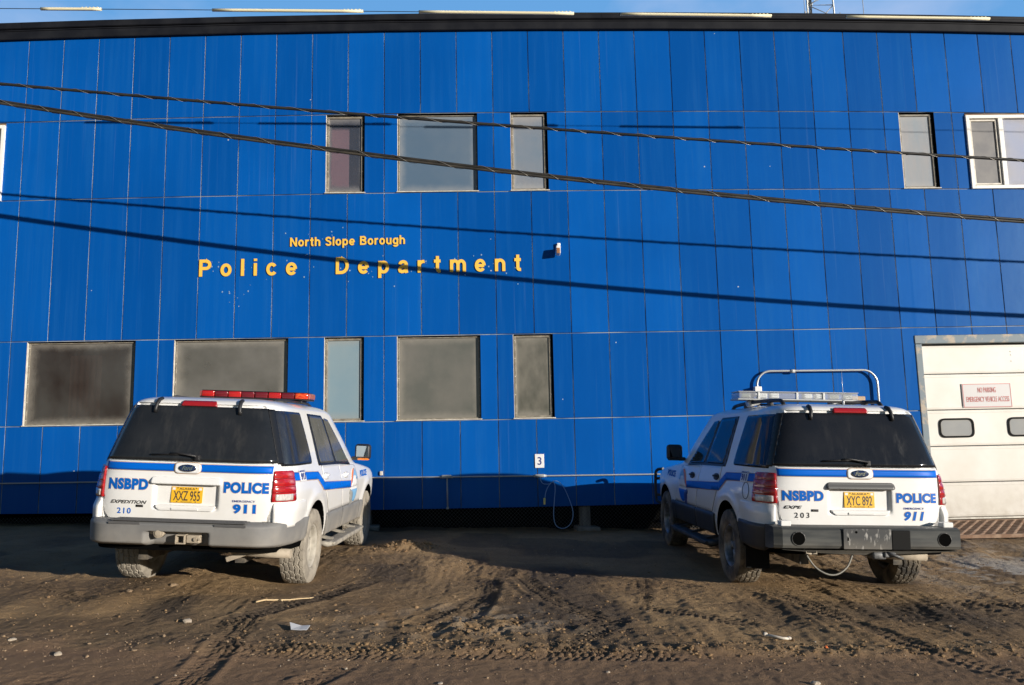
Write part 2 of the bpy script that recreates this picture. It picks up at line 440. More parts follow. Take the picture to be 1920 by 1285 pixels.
def base_height(x, y):
    z = -0.156 - 0.03 * (np.clip(x, -14, 14) + 0.4) + 0.015 * (np.clip(y, -9, 3) + 4)
    rise = sstep(4.4, 6.3, x) * sstep(-2.6, -0.9, y)
    z = z + rise * (np.clip(-0.150 - (-0.156 - 0.03 * (x + 0.4) + 0.015 * (y + 4)), 0, 1))
    return z
def ground_height(x, y):
    z = base_height(x, y)
    near = np.exp(-np.maximum(0, np.hypot(x, y + 3.5) - 9) / 6)
    park = sstep(-7.05, -6.75, y + 0.12 * fbm(x * 0.8, y * 0 + 3, 5))
    z = z + 0.050 * fbm(x * 0.55, y * 0.55, 1, 4) * near + 0.026 * fbm(x * 1.9, y * 1.9, 11, 4) * near * (0.5 + 0.5 * park)
    z = z + 0.012 * fbm(x * 5, y * 5, 21, 4) * near * (0.30 + 0.70 * park)
    clod = sstep(0.45, 0.70, vnoise(x * 1.3, y * 1.3, 34)) * park
    z = z + (0.001 + 0.016 * clod) * np.maximum(0, vnoise(x * 17, y * 17, 22) - 0.55) * near + 0.0035 * (vnoise(x * 31, y * 31, 23) - 0.5) * near * (0.4 + 0.6 * park)
    xw = x + 0.30 * fbm(x * 0.4, y * 0.4, 111) + 0.05 * (y + 5) * np.where(x > 0.3, -1, 1) * np.minimum(1, np.abs(x - 0.3))
    m1 = sstep(0.35, 0.65, vnoise(x * 0.6, y * 0.6, 112)) * park
    z = z + 0.044 * fbm(xw * 2.3, y * 0.55, 113, 2) * near * park + 0.011 * m1 * (vnoise(xw * 9.5, y * 0.8, 114) - 0.5) * near
    m2 = sstep(0.50, 0.62, vnoise(x * 0.9, y * 0.9, 115)) * park
    z = z + 0.007 * m2 * (np.abs(vnoise(xw * 13, y * 1.1, 116) - 0.5) * 2 - 0.5) * near + 0.005 * m2 * (np.abs(vnoise(xw * 27, y * 2.2, 118) - 0.5) * 2 - 0.5) * near
    z = z + 0.0075 * (vnoise(x * 24, y * 20, 119) - 0.5) * near + 0.018 * np.maximum(0, vnoise(x * 6, y * 6, 120) - 0.72) * near * park
    z = z - 0.022 * (1 - park)
    wet = sstep(0.48, 0.66, vnoise(x * 1.1, y * 1.1, 33)) * park
    z = z + wet * 0.030 * np.abs(fbm(x * 9, y * 9, 41, 3)) * near
    ridge = np.exp(-((y + 6.86 + 0.15 * fbm(x * 0.7, x * 0, 7)) / 0.13) ** 2)
    z = z + ridge * (0.008 + 0.075 * np.maximum(0, fbm(x * 10, y * 10, 51, 3))) * sstep(-2.8, -1.2, x) * near
    wash = np.exp(-((y + 7.9) / 0.5) ** 2)
    z = z + wash * 0.010 * fbm(x * 1.6, y * 5, 61, 3)
    z = z + 0.11 * np.exp(-(((x + 1.87) / 0.30) ** 2 + ((y + 1.67) / 0.28) ** 2)) * (0.5 + 0.9 * vnoise(x * 8, y * 8, 71)) * (0.6 + 0.8 * vnoise(x * 21, y * 21, 73))
    heap = np.exp(-(((x + 0.9) / 0.7) ** 2 + ((y + 6.2) / 0.40) ** 2))
    z = z + 0.055 * heap * np.maximum(0, vnoise(x * 9, y * 9, 72) - .3) + .03 * heap * np.maximum(0, vnoise(x * 22, y * 22, 74) - .4)
    track_dark = np.zeros_like(x)
    for pts, dep, wd, pitch in TRACKS:
        c = spline(pts, 24); cx = np.array([p.x for p in c]); cy = np.array([p.y for p in c])
        seg = np.hypot(np.diff(cx), np.diff(cy)); al = np.concatenate([[0], np.cumsum(seg)])
        sel = (x > cx.min() - .5) & (x < cx.max() + .5) & (y > cy.min() - .5) & (y < cy.max() + .5)
        if not sel.any(): continue
        px, py = x[sel], y[sel]
        best = np.full(px.shape, 9e9); sd = np.zeros(px.shape); la = np.zeros(px.shape)
        for i in range(len(cx) - 1):
            dx, dy = cx[i + 1] - cx[i], cy[i + 1] - cy[i]; L2 = dx * dx + dy * dy
            t = np.clip(((px - cx[i]) * dx + (py - cy[i]) * dy) / L2, 0, 1)
            ex, ey = px - cx[i] - t * dx, py - cy[i] - t * dy; d = np.hypot(ex, ey)
            up = d < best
            best = np.where(up, d, best); sd = np.where(up, ex * -dy + ey * dx, sd); la = np.where(up, al[i] + t * seg[i], la)
        sgn = np.sign(sd) * best
        h = wd / 2
        inside = 1 - sstep(h * 0.8, h * 1.05, best)
        fade = sstep(0.38, 0.56, vnoise(px * 0.9 + pts[0][0] * 3, py * 0.9, 81)) * sstep(0, .6, la) * sstep(0, .6, al[-1] - la)
        tread = np.where(np.abs(sgn) < h, (np.abs(((la + np.abs(sgn) * 0.6) / pitch) % 1 - 0.5) * 2), 0)
        tread = sstep(0.42, 0.54, tread) * (1 - 0.8 * (np.abs(np.abs(sgn) - h * 0.35) < 0.012))
        berm = np.exp(-((best - h * 1.2) / (h * 0.25)) ** 2)
        dz = fade * (-dep * 0.5 * inside + 0.017 * tread * inside * (0.3 + 0.9 * vnoise(px * 5, py * 5, 92)) + dep * 0.8 * berm * np.maximum(0, vnoise(px * 6, py * 6, 91) * 1.3 - 0.35))
        z[sel] += dz
        track_dark[sel] = np.maximum(track_dark[sel], fade * inside * 0.75)
    shade_pit = (x > 5.62) & (x < 10.3) & (y > -1.18) & (y < 0.58)  # ground sunk under the grating, added to make its holes dark
    z = np.where(shade_pit, -0.50, z)
    for p in CONTACT:
        k = np.exp(-(((x - p.x) / 0.42) ** 2 + ((y - p.y) / 0.55) ** 2) ** 1.5)
        z = z * (1 - k) + (p.z + 0.012) * k
    return z, wet, track_dark, park

def graded(a, b, step, far, g=1.12):
    c = list(np.arange(a, b, step)); s = step; hi = c[-1]
    while hi < far: s *= g; hi += s; c.append(hi)
    s = step; lo = c[0]; out = []
    while lo > -far: s *= g; lo -= s; out.append(lo)
    return np.array(out[::-1] + c)
gx = graded(-7.0, 8.4, 0.018, 420); gy = graded(-8.5, 0.9, 0.017, 420)
GX, GY = np.meshgrid(gx, gy)
HZ, WET, TRACK_DARK, PARK = ground_height(GX.ravel().copy(), GY.ravel().copy())
nx, ny = len(gx), len(gy)
gm = bpy.data.meshes.new("ground")
co = np.stack([GX.ravel(), GY.ravel(), HZ], 1).astype(np.float32)
idx = np.arange(nx * ny).reshape(ny, nx)
quads = np.stack([idx[:-1, :-1], idx[:-1, 1:], idx[1:, 1:], idx[1:, :-1]], -1).reshape(-1, 4)
gm.vertices.add(len(co)); gm.vertices.foreach_set("co", co.ravel())
gm.loops.add(quads.size); gm.loops.foreach_set("vertex_index", quads.ravel().astype(np.int32))
gm.polygons.add(len(quads)); gm.polygons.foreach_set("loop_start", np.arange(0, quads.size, 4, dtype=np.int32))
gm.polygons.foreach_set("use_smooth", np.ones(len(quads), bool))
ca = gm.color_attributes.new("soil", 'FLOAT_COLOR', 'POINT')
X_, Y_ = GX.ravel(), GY.ravel()
pale = np.exp(-(((X_ - 6.0) / 1.5) ** 2 + ((Y_ + 3.4) / 1.5) ** 2)) * sstep(0.42, 0.62, vnoise(X_ * 3, Y_ * 1.6, 101) * 0.6 + vnoise(X_ * 11, Y_ * 11, 102) * 0.4)
pale = np.maximum(pale, 0.35 * np.exp(-(((X_ + 1.0) / 0.9) ** 2 + ((Y_ + 6.0) / 0.5) ** 2)) * sstep(0.5, 0.7, vnoise(X_ * 6, Y_ * 6, 103)))
road = (1 - PARK) * (0.75 + 0.25 * vnoise(X_ * 0.7, Y_ * 2.5, 106))
redd = 0.85 * road + np.exp(-((Y_ + 6.75) / 0.25) ** 2) * sstep(-1.5, -3.5, X_) * 0.7 * vnoise(X_ * 4, Y_ * 4, 105)
dk = np.clip(np.maximum(WET * 0.65, TRACK_DARK) * 0.8 + 0.35 * sstep(0.55, 0.75, vnoise(X_ * 0.9, Y_ * 0.9, 104)), 0, 0.85) * (0.35 + 0.65 * PARK)
rgba = np.stack([dk * (1 - pale), np.clip(pale, 0, 0.9), np.clip(redd, 0, .95), np.ones_like(X_)], 1).astype(np.float32)
ca.data.foreach_set("color", rgba.ravel())
gm.update(calc_edges=True); gm.validate()
gm.materials.append(M['ground'])
ground = bpy.data.objects.new("ground", gm); COL.objects.link(ground)
tag(ground, kind="structure")
def gz(x, y):
    return float(ground_height(np.array([float(x)]), np.array([float(y)]))[0][0])

# ================================================================== BUILDING
Y0 = 0.64
building = empty("police_station", (0, Y0, 0.3))
tag(building, "long two-storey building clad in glossy blue metal panels with a dark roof edge", "building")
building.location = (0, 0, 0)
def seam_x(i):
    k = i - 14
    kk = max(-16, min(16, k))
    return 0.04 + 0.6465 * kk * (1 - 9.3e-5 * kk * kk) + (k - kk) * 0.60
def bow(x): 
    x = max(-9.8, min(9.8, x)); return x * x
ROWZ = [lambda x: 0.293 + 0.0009 * bow(x), lambda x: 1.760 + 0.00042 * bow(x), lambda x: 3.224, lambda x: 5.768 - 0.00087 * bow(x), lambda x: 7.230 - 0.00133 * bow(x), lambda x: 8.790 - 0.00163 * bow(x)]
# openings: (x0, x1, row)   row 1 = lower windows, row 3 = upper windows
OPEN = [(-8.57, -6.75, 1), (-6.10, -4.17, 1), (-3.56, -2.88, 1), (-2.32, -0.89, 1), (-0.33, 0.36, 1),
        (-11.3, -9.16, 3), (-3.57, -2.885, 3), (-2.31, -0.89, 3), (-0.30, 0.36, 3), (6.72, 7.37, 3), (7.93, 9.95, 3)]
DOOR_X0, DOOR_X1, DOOR_TOP = 6.66, 10.6, 3.085
XS = []      # (x, depth, is seam)
SEAMS = [seam_x(i) for i in range(-12, 41)]
G, DEP = 0.0068, 0.020
for s in SEAMS:
    XS += [(s - G - .003, 0.0), (s - G, 0.004), (s - G + .0008, DEP), (s + G - .0008, DEP), (s + G, 0.004), (s + G + .003, 0.0)]
for a, b_, r_ in OPEN: XS += [(a, None), (b_, None)]
XS += [(DOOR_X0, None), (DOOR_X1, None)]
XS.sort(key=lambda t: t[0])
_x = []
for x, d in XS:                                       # opening edges that fall in a seam are moved to the seam's side
    if _x and x - _x[-1][0] < 1e-4: continue
    _x.append((x, d))
XS = _x
def depth_x(j):
    x, d = XS[j]
    if d is not None: return d
    for s in SEAMS:
        if abs(x - s) < G: return DEP
    return 0.0
ZS = []      # (row index float -> (row k, offset), depth)
for k in range(6):
    if k == 0: ZS += [(0, 0.0, 0.0)]
    elif k == 5: ZS += [(5, 0.0, 0.0)]
    else:
        ZS += [(k, -G - .003, 0.0), (k, -G, 0.004), (k, -G + .0008, DEP), (k, G - .0008, DEP), (k, G, 0.004), (k, G + .003, 0.0)]
        if k == 1: ZS += [(-1, DOOR_TOP, 0.0)]
wv = []; wf = []; fade = []
rng = np.random.RandomState(3)
tilt = {}
def zval(j, x):
    k, o, d = ZS[j]
    return o if k < 0 else ROWZ[k](x) + o
def row_of(j):                                         # panel row of the strip between ZS[j] and ZS[j+1]
    za = zval(j, 0.0) + 1e-4
    return sum(1 for k in range(1, 5) if za > ROWZ[k](0) - G - .004)
NX, NZ = len(XS), len(ZS)
sx_arr = np.array(SEAMS)
for j in range(NZ):
    for i in range(NX):
        x = XS[i][0]; z = zval(j, x); d = max(depth_x(i), ZS[j][2])
        w = 0.0022 * math.sin(x * 9.7 + z * 1.3) * math.sin(z * 1.9 + x * 0.7)      # oil-canning of the thin sheet
        wv.append((x, Y0 + d + w, z))
for j in range(NZ - 1):
    row = row_of(j); zc = 0.5 * (zval(j, 0) + zval(j + 1, 0))
    for i in range(NX - 1):
        xc = 0.5 * (XS[i][0] + XS[i + 1][0])
        if any(a < xc < b_ and row == r_ for a, b_, r_ in OPEN) and (zc > ROWZ[row](0) + G and zc < ROWZ[row + 1](0) - G): continue
        if DOOR_X0 < xc < DOOR_X1 and zc < DOOR_TOP: continue
        wf.append((j * NX + i, j * NX + i + 1, (j + 1) * NX + i + 1, (j + 1) * NX + i))
        fade.append((int(np.searchsorted(sx_arr, xc)), row, max(depth_x(i), depth_x(i + 1), ZS[j][2], ZS[j + 1][2])))
me = bpy.data.meshes.new("wall"); me.from_pydata(wv, [], wf)
me.materials.append(M['wall']); me.materials.append(M['sealant'])
fa = me.attributes.new("panel_fade", 'FLOAT', 'FACE')
pf = {}
vals = []
for c, r_, d in fade:
    if (c, r_) not in pf: pf[(c, r_)] = rng.rand()
    vals.append(pf[(c, r_)])
fa.data.foreach_set("value", vals)
me.polygons.foreach_set("material_index", [1 if d >= DEP * 0.9 else 0 for c, r_, d in fade])
wall = bpy.data.objects.new("wall", me); COL.objects.link(wall); wall.parent = building

p = Part()                                            # shell behind the cladding: jambs of the openings come with the windows
XL, XR, YB = -17.0, 17.0, 13.0
p.box((XL, (Y0 + YB) / 2 + 0.05, 4.5), (0.12, YB - Y0, 8.6)); 
p.build("side_wall", M['side'], building)
p = Part(); p.box((XR, (Y0 + YB) / 2 + 0.05, 4.5), (0.12, YB - Y0, 8.6)); p.build("side_wall", M['side'], building)
p = Part(); p.box((0, YB, 4.5), (XR - XL, 0.12, 8.6)); p.build("rear_wall", M['side'], building)
p = Part(); p.box((0, (Y0 + YB) / 2 + 0.25, 0.20), (XR - XL - .2, YB - Y0 - 0.3, 0.16)); p.build("floor_slab", M['dark'], building)
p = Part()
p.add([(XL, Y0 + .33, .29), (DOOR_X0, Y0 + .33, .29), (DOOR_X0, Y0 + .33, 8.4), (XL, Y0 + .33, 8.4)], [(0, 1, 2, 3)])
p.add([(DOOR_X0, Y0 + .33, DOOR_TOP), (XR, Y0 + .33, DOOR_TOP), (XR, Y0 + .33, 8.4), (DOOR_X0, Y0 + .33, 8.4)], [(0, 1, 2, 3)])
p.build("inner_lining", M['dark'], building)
# roof edge: two-tier dark fascia following the shallow gable
def ridge(x): return 8.775 - 0.00163 * bow(x)
fx = [XL - .2, -13, -9.8, -7.5, -5, -2.5, 0, 2.5, 5, 7.5, 9.8, 13, XR + .2]
def strip(part, prof, mi=0):
    n = len(prof)
    vs = [(x, y, ridge(x) + z) for x in fx for (y, z) in prof]
    fs = [(i * n + k, i * n + (k + 1) % n, (i + 1) * n + (k + 1) % n, (i + 1) * n + k) for i in range(len(fx) - 1) for k in range(n)]
    fs += [tuple(range(n)), tuple(range((len(fx) - 1) * n, len(fx) * n))]
    part.add(vs, fs, mi)
p = Part()
strip(p, [(Y0 - .05, 0.0), (Y0 - .062, 0.012), (Y0 - .062, 0.145), (Y0 - .075, 0.150), (Y0 - .075, 0.168), (Y0 - .052, 0.175), (Y0 + .3, 0.175), (Y0 + .3, 0.0)])
p.build("fascia", M['fascia'], building)
p = Part()
strip(p, [(Y0 - .088, 0.178), (Y0 - .105, 0.190), (Y0 - .105, 0.292), (Y0 - .090, 0.302), (Y0 + .3, 0.302), (Y0 + .3, 0.178)])
for x in (-8.93, -5.2, 1.4, 6.1): p.box((x, Y0 - .107, ridge(x) + .24), (.02, .006, .09))
p.build("roof_edge_cap", M['fascia'], building)
p = Part()
p.add([(XL - .2, Y0 + .1, ridge(XL) + .305), (0, Y0 + .1, ridge(0) + .305), (0, YB + .2, ridge(0) + .305), (XL - .2, YB + .2, ridge(XL) + .305), (XR + .2, Y0 + .1, ridge(XR) + .305), (XR + .2, YB + .2, ridge(XR) + .305)], [(0, 1, 2, 3), (1, 4, 5, 2)])
p.build("roof", M['roof'], building)

# ---- windows
def window(x0, x1, z0, z1, pane, style='metal', side_gap=True, blind=None):
    rec = 0.040
    f = Part(); w = (0.036 if x1 - x0 < 1.0 else 0.020) if style == 'metal' else 0.062
    yc = Y0 + rec + .02 if style == 'metal' else Y0 + 0.01
    if style == 'metal':
        mats = [M['alu_dark'], M['sill'], M['dark']]
        # reveal of the opening; shaded right side and top put in as black
        f.box((x0 + .004, Y0 + .155, (z0 + z1) / 2), (.008, .31, z1 - z0), mi=1)
        f.box((x1 - .004, Y0 + .155, (z0 + z1) / 2), (.008, .31, z1 - z0), mi=2)
        f.box(((x0 + x1) / 2, Y0 + .155, z1 - .004), (x1 - x0 - .017, .31, .008), mi=2)
        xa, xb = x0 + .016, x1 - (.036 if side_gap else .012)
        za, zb = z0 + .016, z1 - .018
        for (c, s) in ((((xa + w / 2), yc, (za + zb) / 2), (w, .04, zb - za)), (((xb - w / 2), yc, (za + zb) / 2), (w, .04, zb - za)),
                       (((xa + xb) / 2, yc, zb - w / 2), (xb - xa - 2 * w - .001, .04, w)), (((xa + xb) / 2, yc, za + w / 2), (xb - xa - 2 * w - .001, .04, w))):
            f.box(c, s, bevel=.006)
        n = 5
        for k in range(n):                              # fixing screws round the frame
            for q in (xa + .012, xb - .012): f.box((q, yc - .021, za + .08 + (zb - za - .16) * k / (n - 1)), (.012, .006, .012), mi=1)
        o = f.build("window", mats, building)
        s = Part()
        s.box(((x0 + x1) / 2, Y0 + .052, z0 + .008), (x1 - x0 + .03, .135, .016), rot=(R(4), 0, 0), bevel=.003)
        s.build("sill", M['sill'], o)
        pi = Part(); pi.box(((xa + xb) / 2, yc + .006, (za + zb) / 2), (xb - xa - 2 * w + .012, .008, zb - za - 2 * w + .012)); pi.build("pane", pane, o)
    else:
        for (c, s) in (((x0 + w / 2, yc, (z0 + z1) / 2), (w, .09, z1 - z0)), ((x1 - w / 2, yc, (z0 + z1) / 2), (w, .09, z1 - z0)),
                       (((x0 + x1) / 2, yc, z1 - w / 2), (x1 - x0 - 2 * w - .001, .09, w)), (((x0 + x1) / 2, yc, z0 + w / 2), (x1 - x0 - 2 * w - .001, .09, w))):
            f.box(c, s, bevel=.006)
        xm = x0 + w + (x1 - x0 - 2 * w) * 0.30
        f.box((xm, yc, (z0 + z1) / 2), (.085, .085, z1 - z0 - 2 * w - .001), bevel=.006)
        o = f.build("window", M['vinyl'], building)
        a, b_ = x0 + w + .012, xm - .055
        sc = Part()
        for (c, s) in (((a + .016, yc + .01, (z0 + z1) / 2), (.032, .05, z1 - z0 - 2 * w - .03)), ((b_ - .016, yc + .01, (z0 + z1) / 2), (.032, .05, z1 - z0 - 2 * w - .03)),
                       (((a + b_) / 2, yc + .01, z1 - w - .031), (b_ - a - .065, .05, .032)), (((a + b_) / 2, yc + .01, z0 + w + .031), (b_ - a - .065, .05, .032))): sc.box(c, s, bevel=.004)
        so_ = sc.build("sash", M['sill'], o)
        sc = Part(); sc.box(((a + b_) / 2, yc + .012, (z0 + z1) / 2), (b_ - a - .05, .006, z1 - z0 - 2 * w - .07)); sc.build("screen", M['screen'], o)
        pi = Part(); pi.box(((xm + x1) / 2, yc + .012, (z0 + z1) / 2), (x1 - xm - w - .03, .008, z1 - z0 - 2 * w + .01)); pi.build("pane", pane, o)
        tr = Part(); tr.box(((x0 + x1) / 2, Y0 - .004, z1 + .016), (x1 - x0, .022, .028)); tr.build("head_trim", M['rust'], o)
    if blind: blind(o, xa + w, xb - w, za + w, zb - w)
    return o
def red_blind(o, a, b, za, zb):
    q = Part(); n = 46; bw = a + (b - a) * .60
    for k in range(n): q.box(((a + bw) / 2, Y0 + .13, za + .03 + (zb - .18 - za) * k / (n - 1)), (bw - a, .004, .024), rot=(R(35), 0, 0))
    q.build("blind", mat("pink_blind_slats", (0.86, 0.50, 0.56), .6), o)
def reflection_sheet(x0f, x1f, z0f, z1f, col):  # sheets behind panes; the brown and pink ones stand in for reflections
    def f(o, a, b, za, zb):
        q = Part(); n = 24; vs = []
        for k in range(n + 1):
            x = a + (b - a) * (x0f + (x1f - x0f) * k / n); y = Y0 + .15 + .012 * math.sin(k * 1.4)
            vs += [(x, y, za + (zb - za) * z0f), (x, y, za + (zb - za) * z1f)]
        q.add(vs, [(2 * k, 2 * k + 2, 2 * k + 3, 2 * k + 1) for k in range(n)], 0, True)
        q.build("reflection_curtain", mat("reflection_curtain_cloth", col, .9), o)
    return f
INSIDE = {6: red_blind, 7: reflection_sheet(0.03, 0.90, .62, .72, (.55, .48, .52)), 8: reflection_sheet(.10, .62, .46, .78, (.70, .50, .50)), 0: reflection_sheet(.36, .66, .02, .86, (.16, .075, .05)),
          1: reflection_sheet(.45, .80, .10, .75, (.33, .28, .24)), 9: reflection_sheet(.12, .42, .02, .98, (.85, .80, .76)), 4: reflection_sheet(.42, .75, .05, .20, (.5, .42, .3))}
PANES = {  # base colours hold the tones of sky and street reflections
    0: pane_material("brown_reflection_glass", (0.030, 0.017, 0.013), (0.090, 0.085, 0.080), 1.1, 0.16, clear=.42, stretch=(1, 1, .7)),
    1: pane_material("grey_reflection_glass", (0.118, 0.113, 0.100), (0.195, 0.186, 0.170), 1.1, 0.22, clear=.22),
    2: pane_material("blue_sky_reflection_glass", (0.200, 0.290, 0.345), (0.26, 0.325, 0.35), 0.9, 0.2),
    3: pane_material("grey_olive_reflection_glass", (0.110, 0.112, 0.100), (0.165, 0.155, 0.138), 1.3, 0.22),
    4: pane_material("rippled_reflection_glass", (0.075, 0.077, 0.064), (0.185, 0.172, 0.145), 2.2, 0.16, clear=.15, stretch=(1.5, 1, 0.8)),
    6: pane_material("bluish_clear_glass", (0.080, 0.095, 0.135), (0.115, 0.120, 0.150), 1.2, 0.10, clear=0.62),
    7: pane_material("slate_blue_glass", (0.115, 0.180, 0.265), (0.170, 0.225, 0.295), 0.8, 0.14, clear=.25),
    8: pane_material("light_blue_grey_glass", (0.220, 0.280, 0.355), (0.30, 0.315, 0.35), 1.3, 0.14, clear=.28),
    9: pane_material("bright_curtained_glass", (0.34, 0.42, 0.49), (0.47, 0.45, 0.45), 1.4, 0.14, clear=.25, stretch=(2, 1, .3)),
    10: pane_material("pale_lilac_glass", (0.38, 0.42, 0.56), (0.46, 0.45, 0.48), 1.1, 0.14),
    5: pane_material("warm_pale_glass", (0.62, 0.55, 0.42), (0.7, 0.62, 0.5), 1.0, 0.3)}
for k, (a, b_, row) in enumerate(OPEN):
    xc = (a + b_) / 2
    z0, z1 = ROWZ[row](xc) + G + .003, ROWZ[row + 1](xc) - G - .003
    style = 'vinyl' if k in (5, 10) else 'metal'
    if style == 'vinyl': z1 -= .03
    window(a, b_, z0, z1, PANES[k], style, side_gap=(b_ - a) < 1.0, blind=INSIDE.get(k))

# ---- overhead door on the right
dr = Part(); DY = Y0 + 0.12; zb = -0.075
edges = [zb + .03, 0.545, 1.16, 1.785, 2.41, 2.93]
for a, b_ in zip(edges[:-1], edges[1:]):
    dr.box(((6.79 + 10.5) / 2, DY + .025, (a + b_) / 2), (10.5 - 6.79, .05, b_ - a - .012), bevel=.012)
    dr.box(((6.79 + 10.5) / 2, DY + .020, a + .045), (10.5 - 6.795, .05, .030), bevel=.006)
    dr.box(((6.79 + 10.5) / 2, DY + .0215, b_ - .05), (10.5 - 6.795, .05, .020), bevel=.006)
for zz in (2.62, 2.73, 2.79): dr.box((8.42, DY - .003, zz), (.022, .008, .022), bevel=.003)
dro = dr.build("overhead_door", M['doorw'], building)
dro["label"] = "white sectional overhead door"
for xa in (7.025, 8.235, 9.44):
    q = Part(); poly = round_poly([(xa, 1.305), (xa + .615, 1.305), (xa + .615, 1.64), (xa, 1.64)], .11, 6); inner = round_poly([(xa + .03, 1.335), (xa + .585, 1.335), (xa + .585, 1.61), (xa + .03, 1.61)], .085, 6)
    n = len(poly)
    vs = [(x, DY - .016, z) for x, z in poly] + [(x, DY - .016, z) for x, z in inner] + [(x, DY + .01, z) for x, z in poly] + [(x, DY + .004, z) for x, z in inner]
    fs = []
    for k in range(n):
        k2 = (k + 1) % n
        fs += [(k, k2, n + k2, n + k), (k, 2 * n + k, 2 * n + k2, k2), (n + k, n + k2, 3 * n + k2, 3 * n + k)]
    q.add(vs, fs)
    wo = q.build("door_window", M['rubber'], dro)
    g_ = Part(); g_.add([(x, DY - .004, z) for x, z in inner], [tuple(range(n))]); g_.build("pane", M['doorglass'], wo)
q = Part(); q.box(((6.79 + 10.5) / 2, DY + .02, zb + .012), (10.5 - 6.79, .06, .03), bevel=.006); q.build("bottom_seal", M['sill'], dro)
q = Part()
q.box((6.72, Y0 + .05, 1.43), (.115, .13, 3.0), bevel=.01); q.box((10.56, Y0 + .05, 1.43), (.115, .13, 3.0), bevel=.01)
q.box(((6.66 + 10.62) / 2, Y0 + .05, 3.01), (10.62 - 6.66, .132, .145), bevel=.01)
q.build("door_frame", M['galv'], building)

# ---- what carries it: timber piles, mesh skirt, black sheet for the crawl space's shade
for px_ in (-10.2, -6.45, -2.86, 0.83, 4.45):
    q = Part(); zg = gz(px_, Y0 + .1)
    q.box((px_, Y0 + .16, (zg - .2 + .285) / 2), (.18, .18, .285 - zg + .2), bevel=.012)
    po = q.build("pile", M['wood'], building)
    q = Part(); q.box((px_ + .03, Y0 + .14, zg + .01), (.40, .38, .10), rot=(0, R(3), R(5)), bevel=.03); q.build("footing", M['concrete'], po)
q = Part(); q.box((-5.2, Y0 + .46, 0.0), (23.6, .1, .9)); q.build("crawlspace_shade_sheet", M['dark'], building)  # matte black sheet added behind the mesh in place of shade
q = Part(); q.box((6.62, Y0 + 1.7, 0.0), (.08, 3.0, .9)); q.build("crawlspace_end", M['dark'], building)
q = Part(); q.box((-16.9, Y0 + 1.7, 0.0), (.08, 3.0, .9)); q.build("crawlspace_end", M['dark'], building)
q = Part(); wv_ = 0.0016; z0, z1 = -0.35, 0.292
def wire(xa, za, xb, zb_):
    d = Vector((xb - xa, 0, zb_ - za)).normalized(); nn = Vector((-d.z, 0, d.x)) * wv_
    q.add([(xa + nn.x, Y0 + .055, za + nn.z), (xb + nn.x, Y0 + .055, zb_ + nn.z), (xb - nn.x, Y0 + .055, zb_ - nn.z), (xa - nn.x, Y0 + .055, za - nn.z)], [(0, 1, 2, 3)])
x = -11.0
while x < 6.4:
    wire(x, z0, x + (z1 - z0), z1); wire(x + (z1 - z0), z0, x, z1); x += 0.062
mo = q.build("mesh_skirt", M['chain'], building); mo["kind"] = "stuff"

# ================================================================== NORTHERN SKY
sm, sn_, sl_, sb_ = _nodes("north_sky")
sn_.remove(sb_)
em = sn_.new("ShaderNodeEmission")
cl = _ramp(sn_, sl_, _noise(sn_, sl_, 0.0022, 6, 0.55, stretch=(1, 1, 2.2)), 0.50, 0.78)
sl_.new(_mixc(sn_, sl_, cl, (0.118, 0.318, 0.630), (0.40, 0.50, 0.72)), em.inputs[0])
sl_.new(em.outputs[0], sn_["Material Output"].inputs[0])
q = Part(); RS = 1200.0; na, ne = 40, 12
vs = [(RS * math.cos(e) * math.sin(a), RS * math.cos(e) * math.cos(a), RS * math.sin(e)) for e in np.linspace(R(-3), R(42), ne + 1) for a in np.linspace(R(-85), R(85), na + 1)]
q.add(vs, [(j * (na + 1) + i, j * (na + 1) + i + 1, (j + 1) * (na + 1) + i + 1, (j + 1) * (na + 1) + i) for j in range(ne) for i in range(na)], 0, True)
tag(q.build("sky", sm), kind="structure")

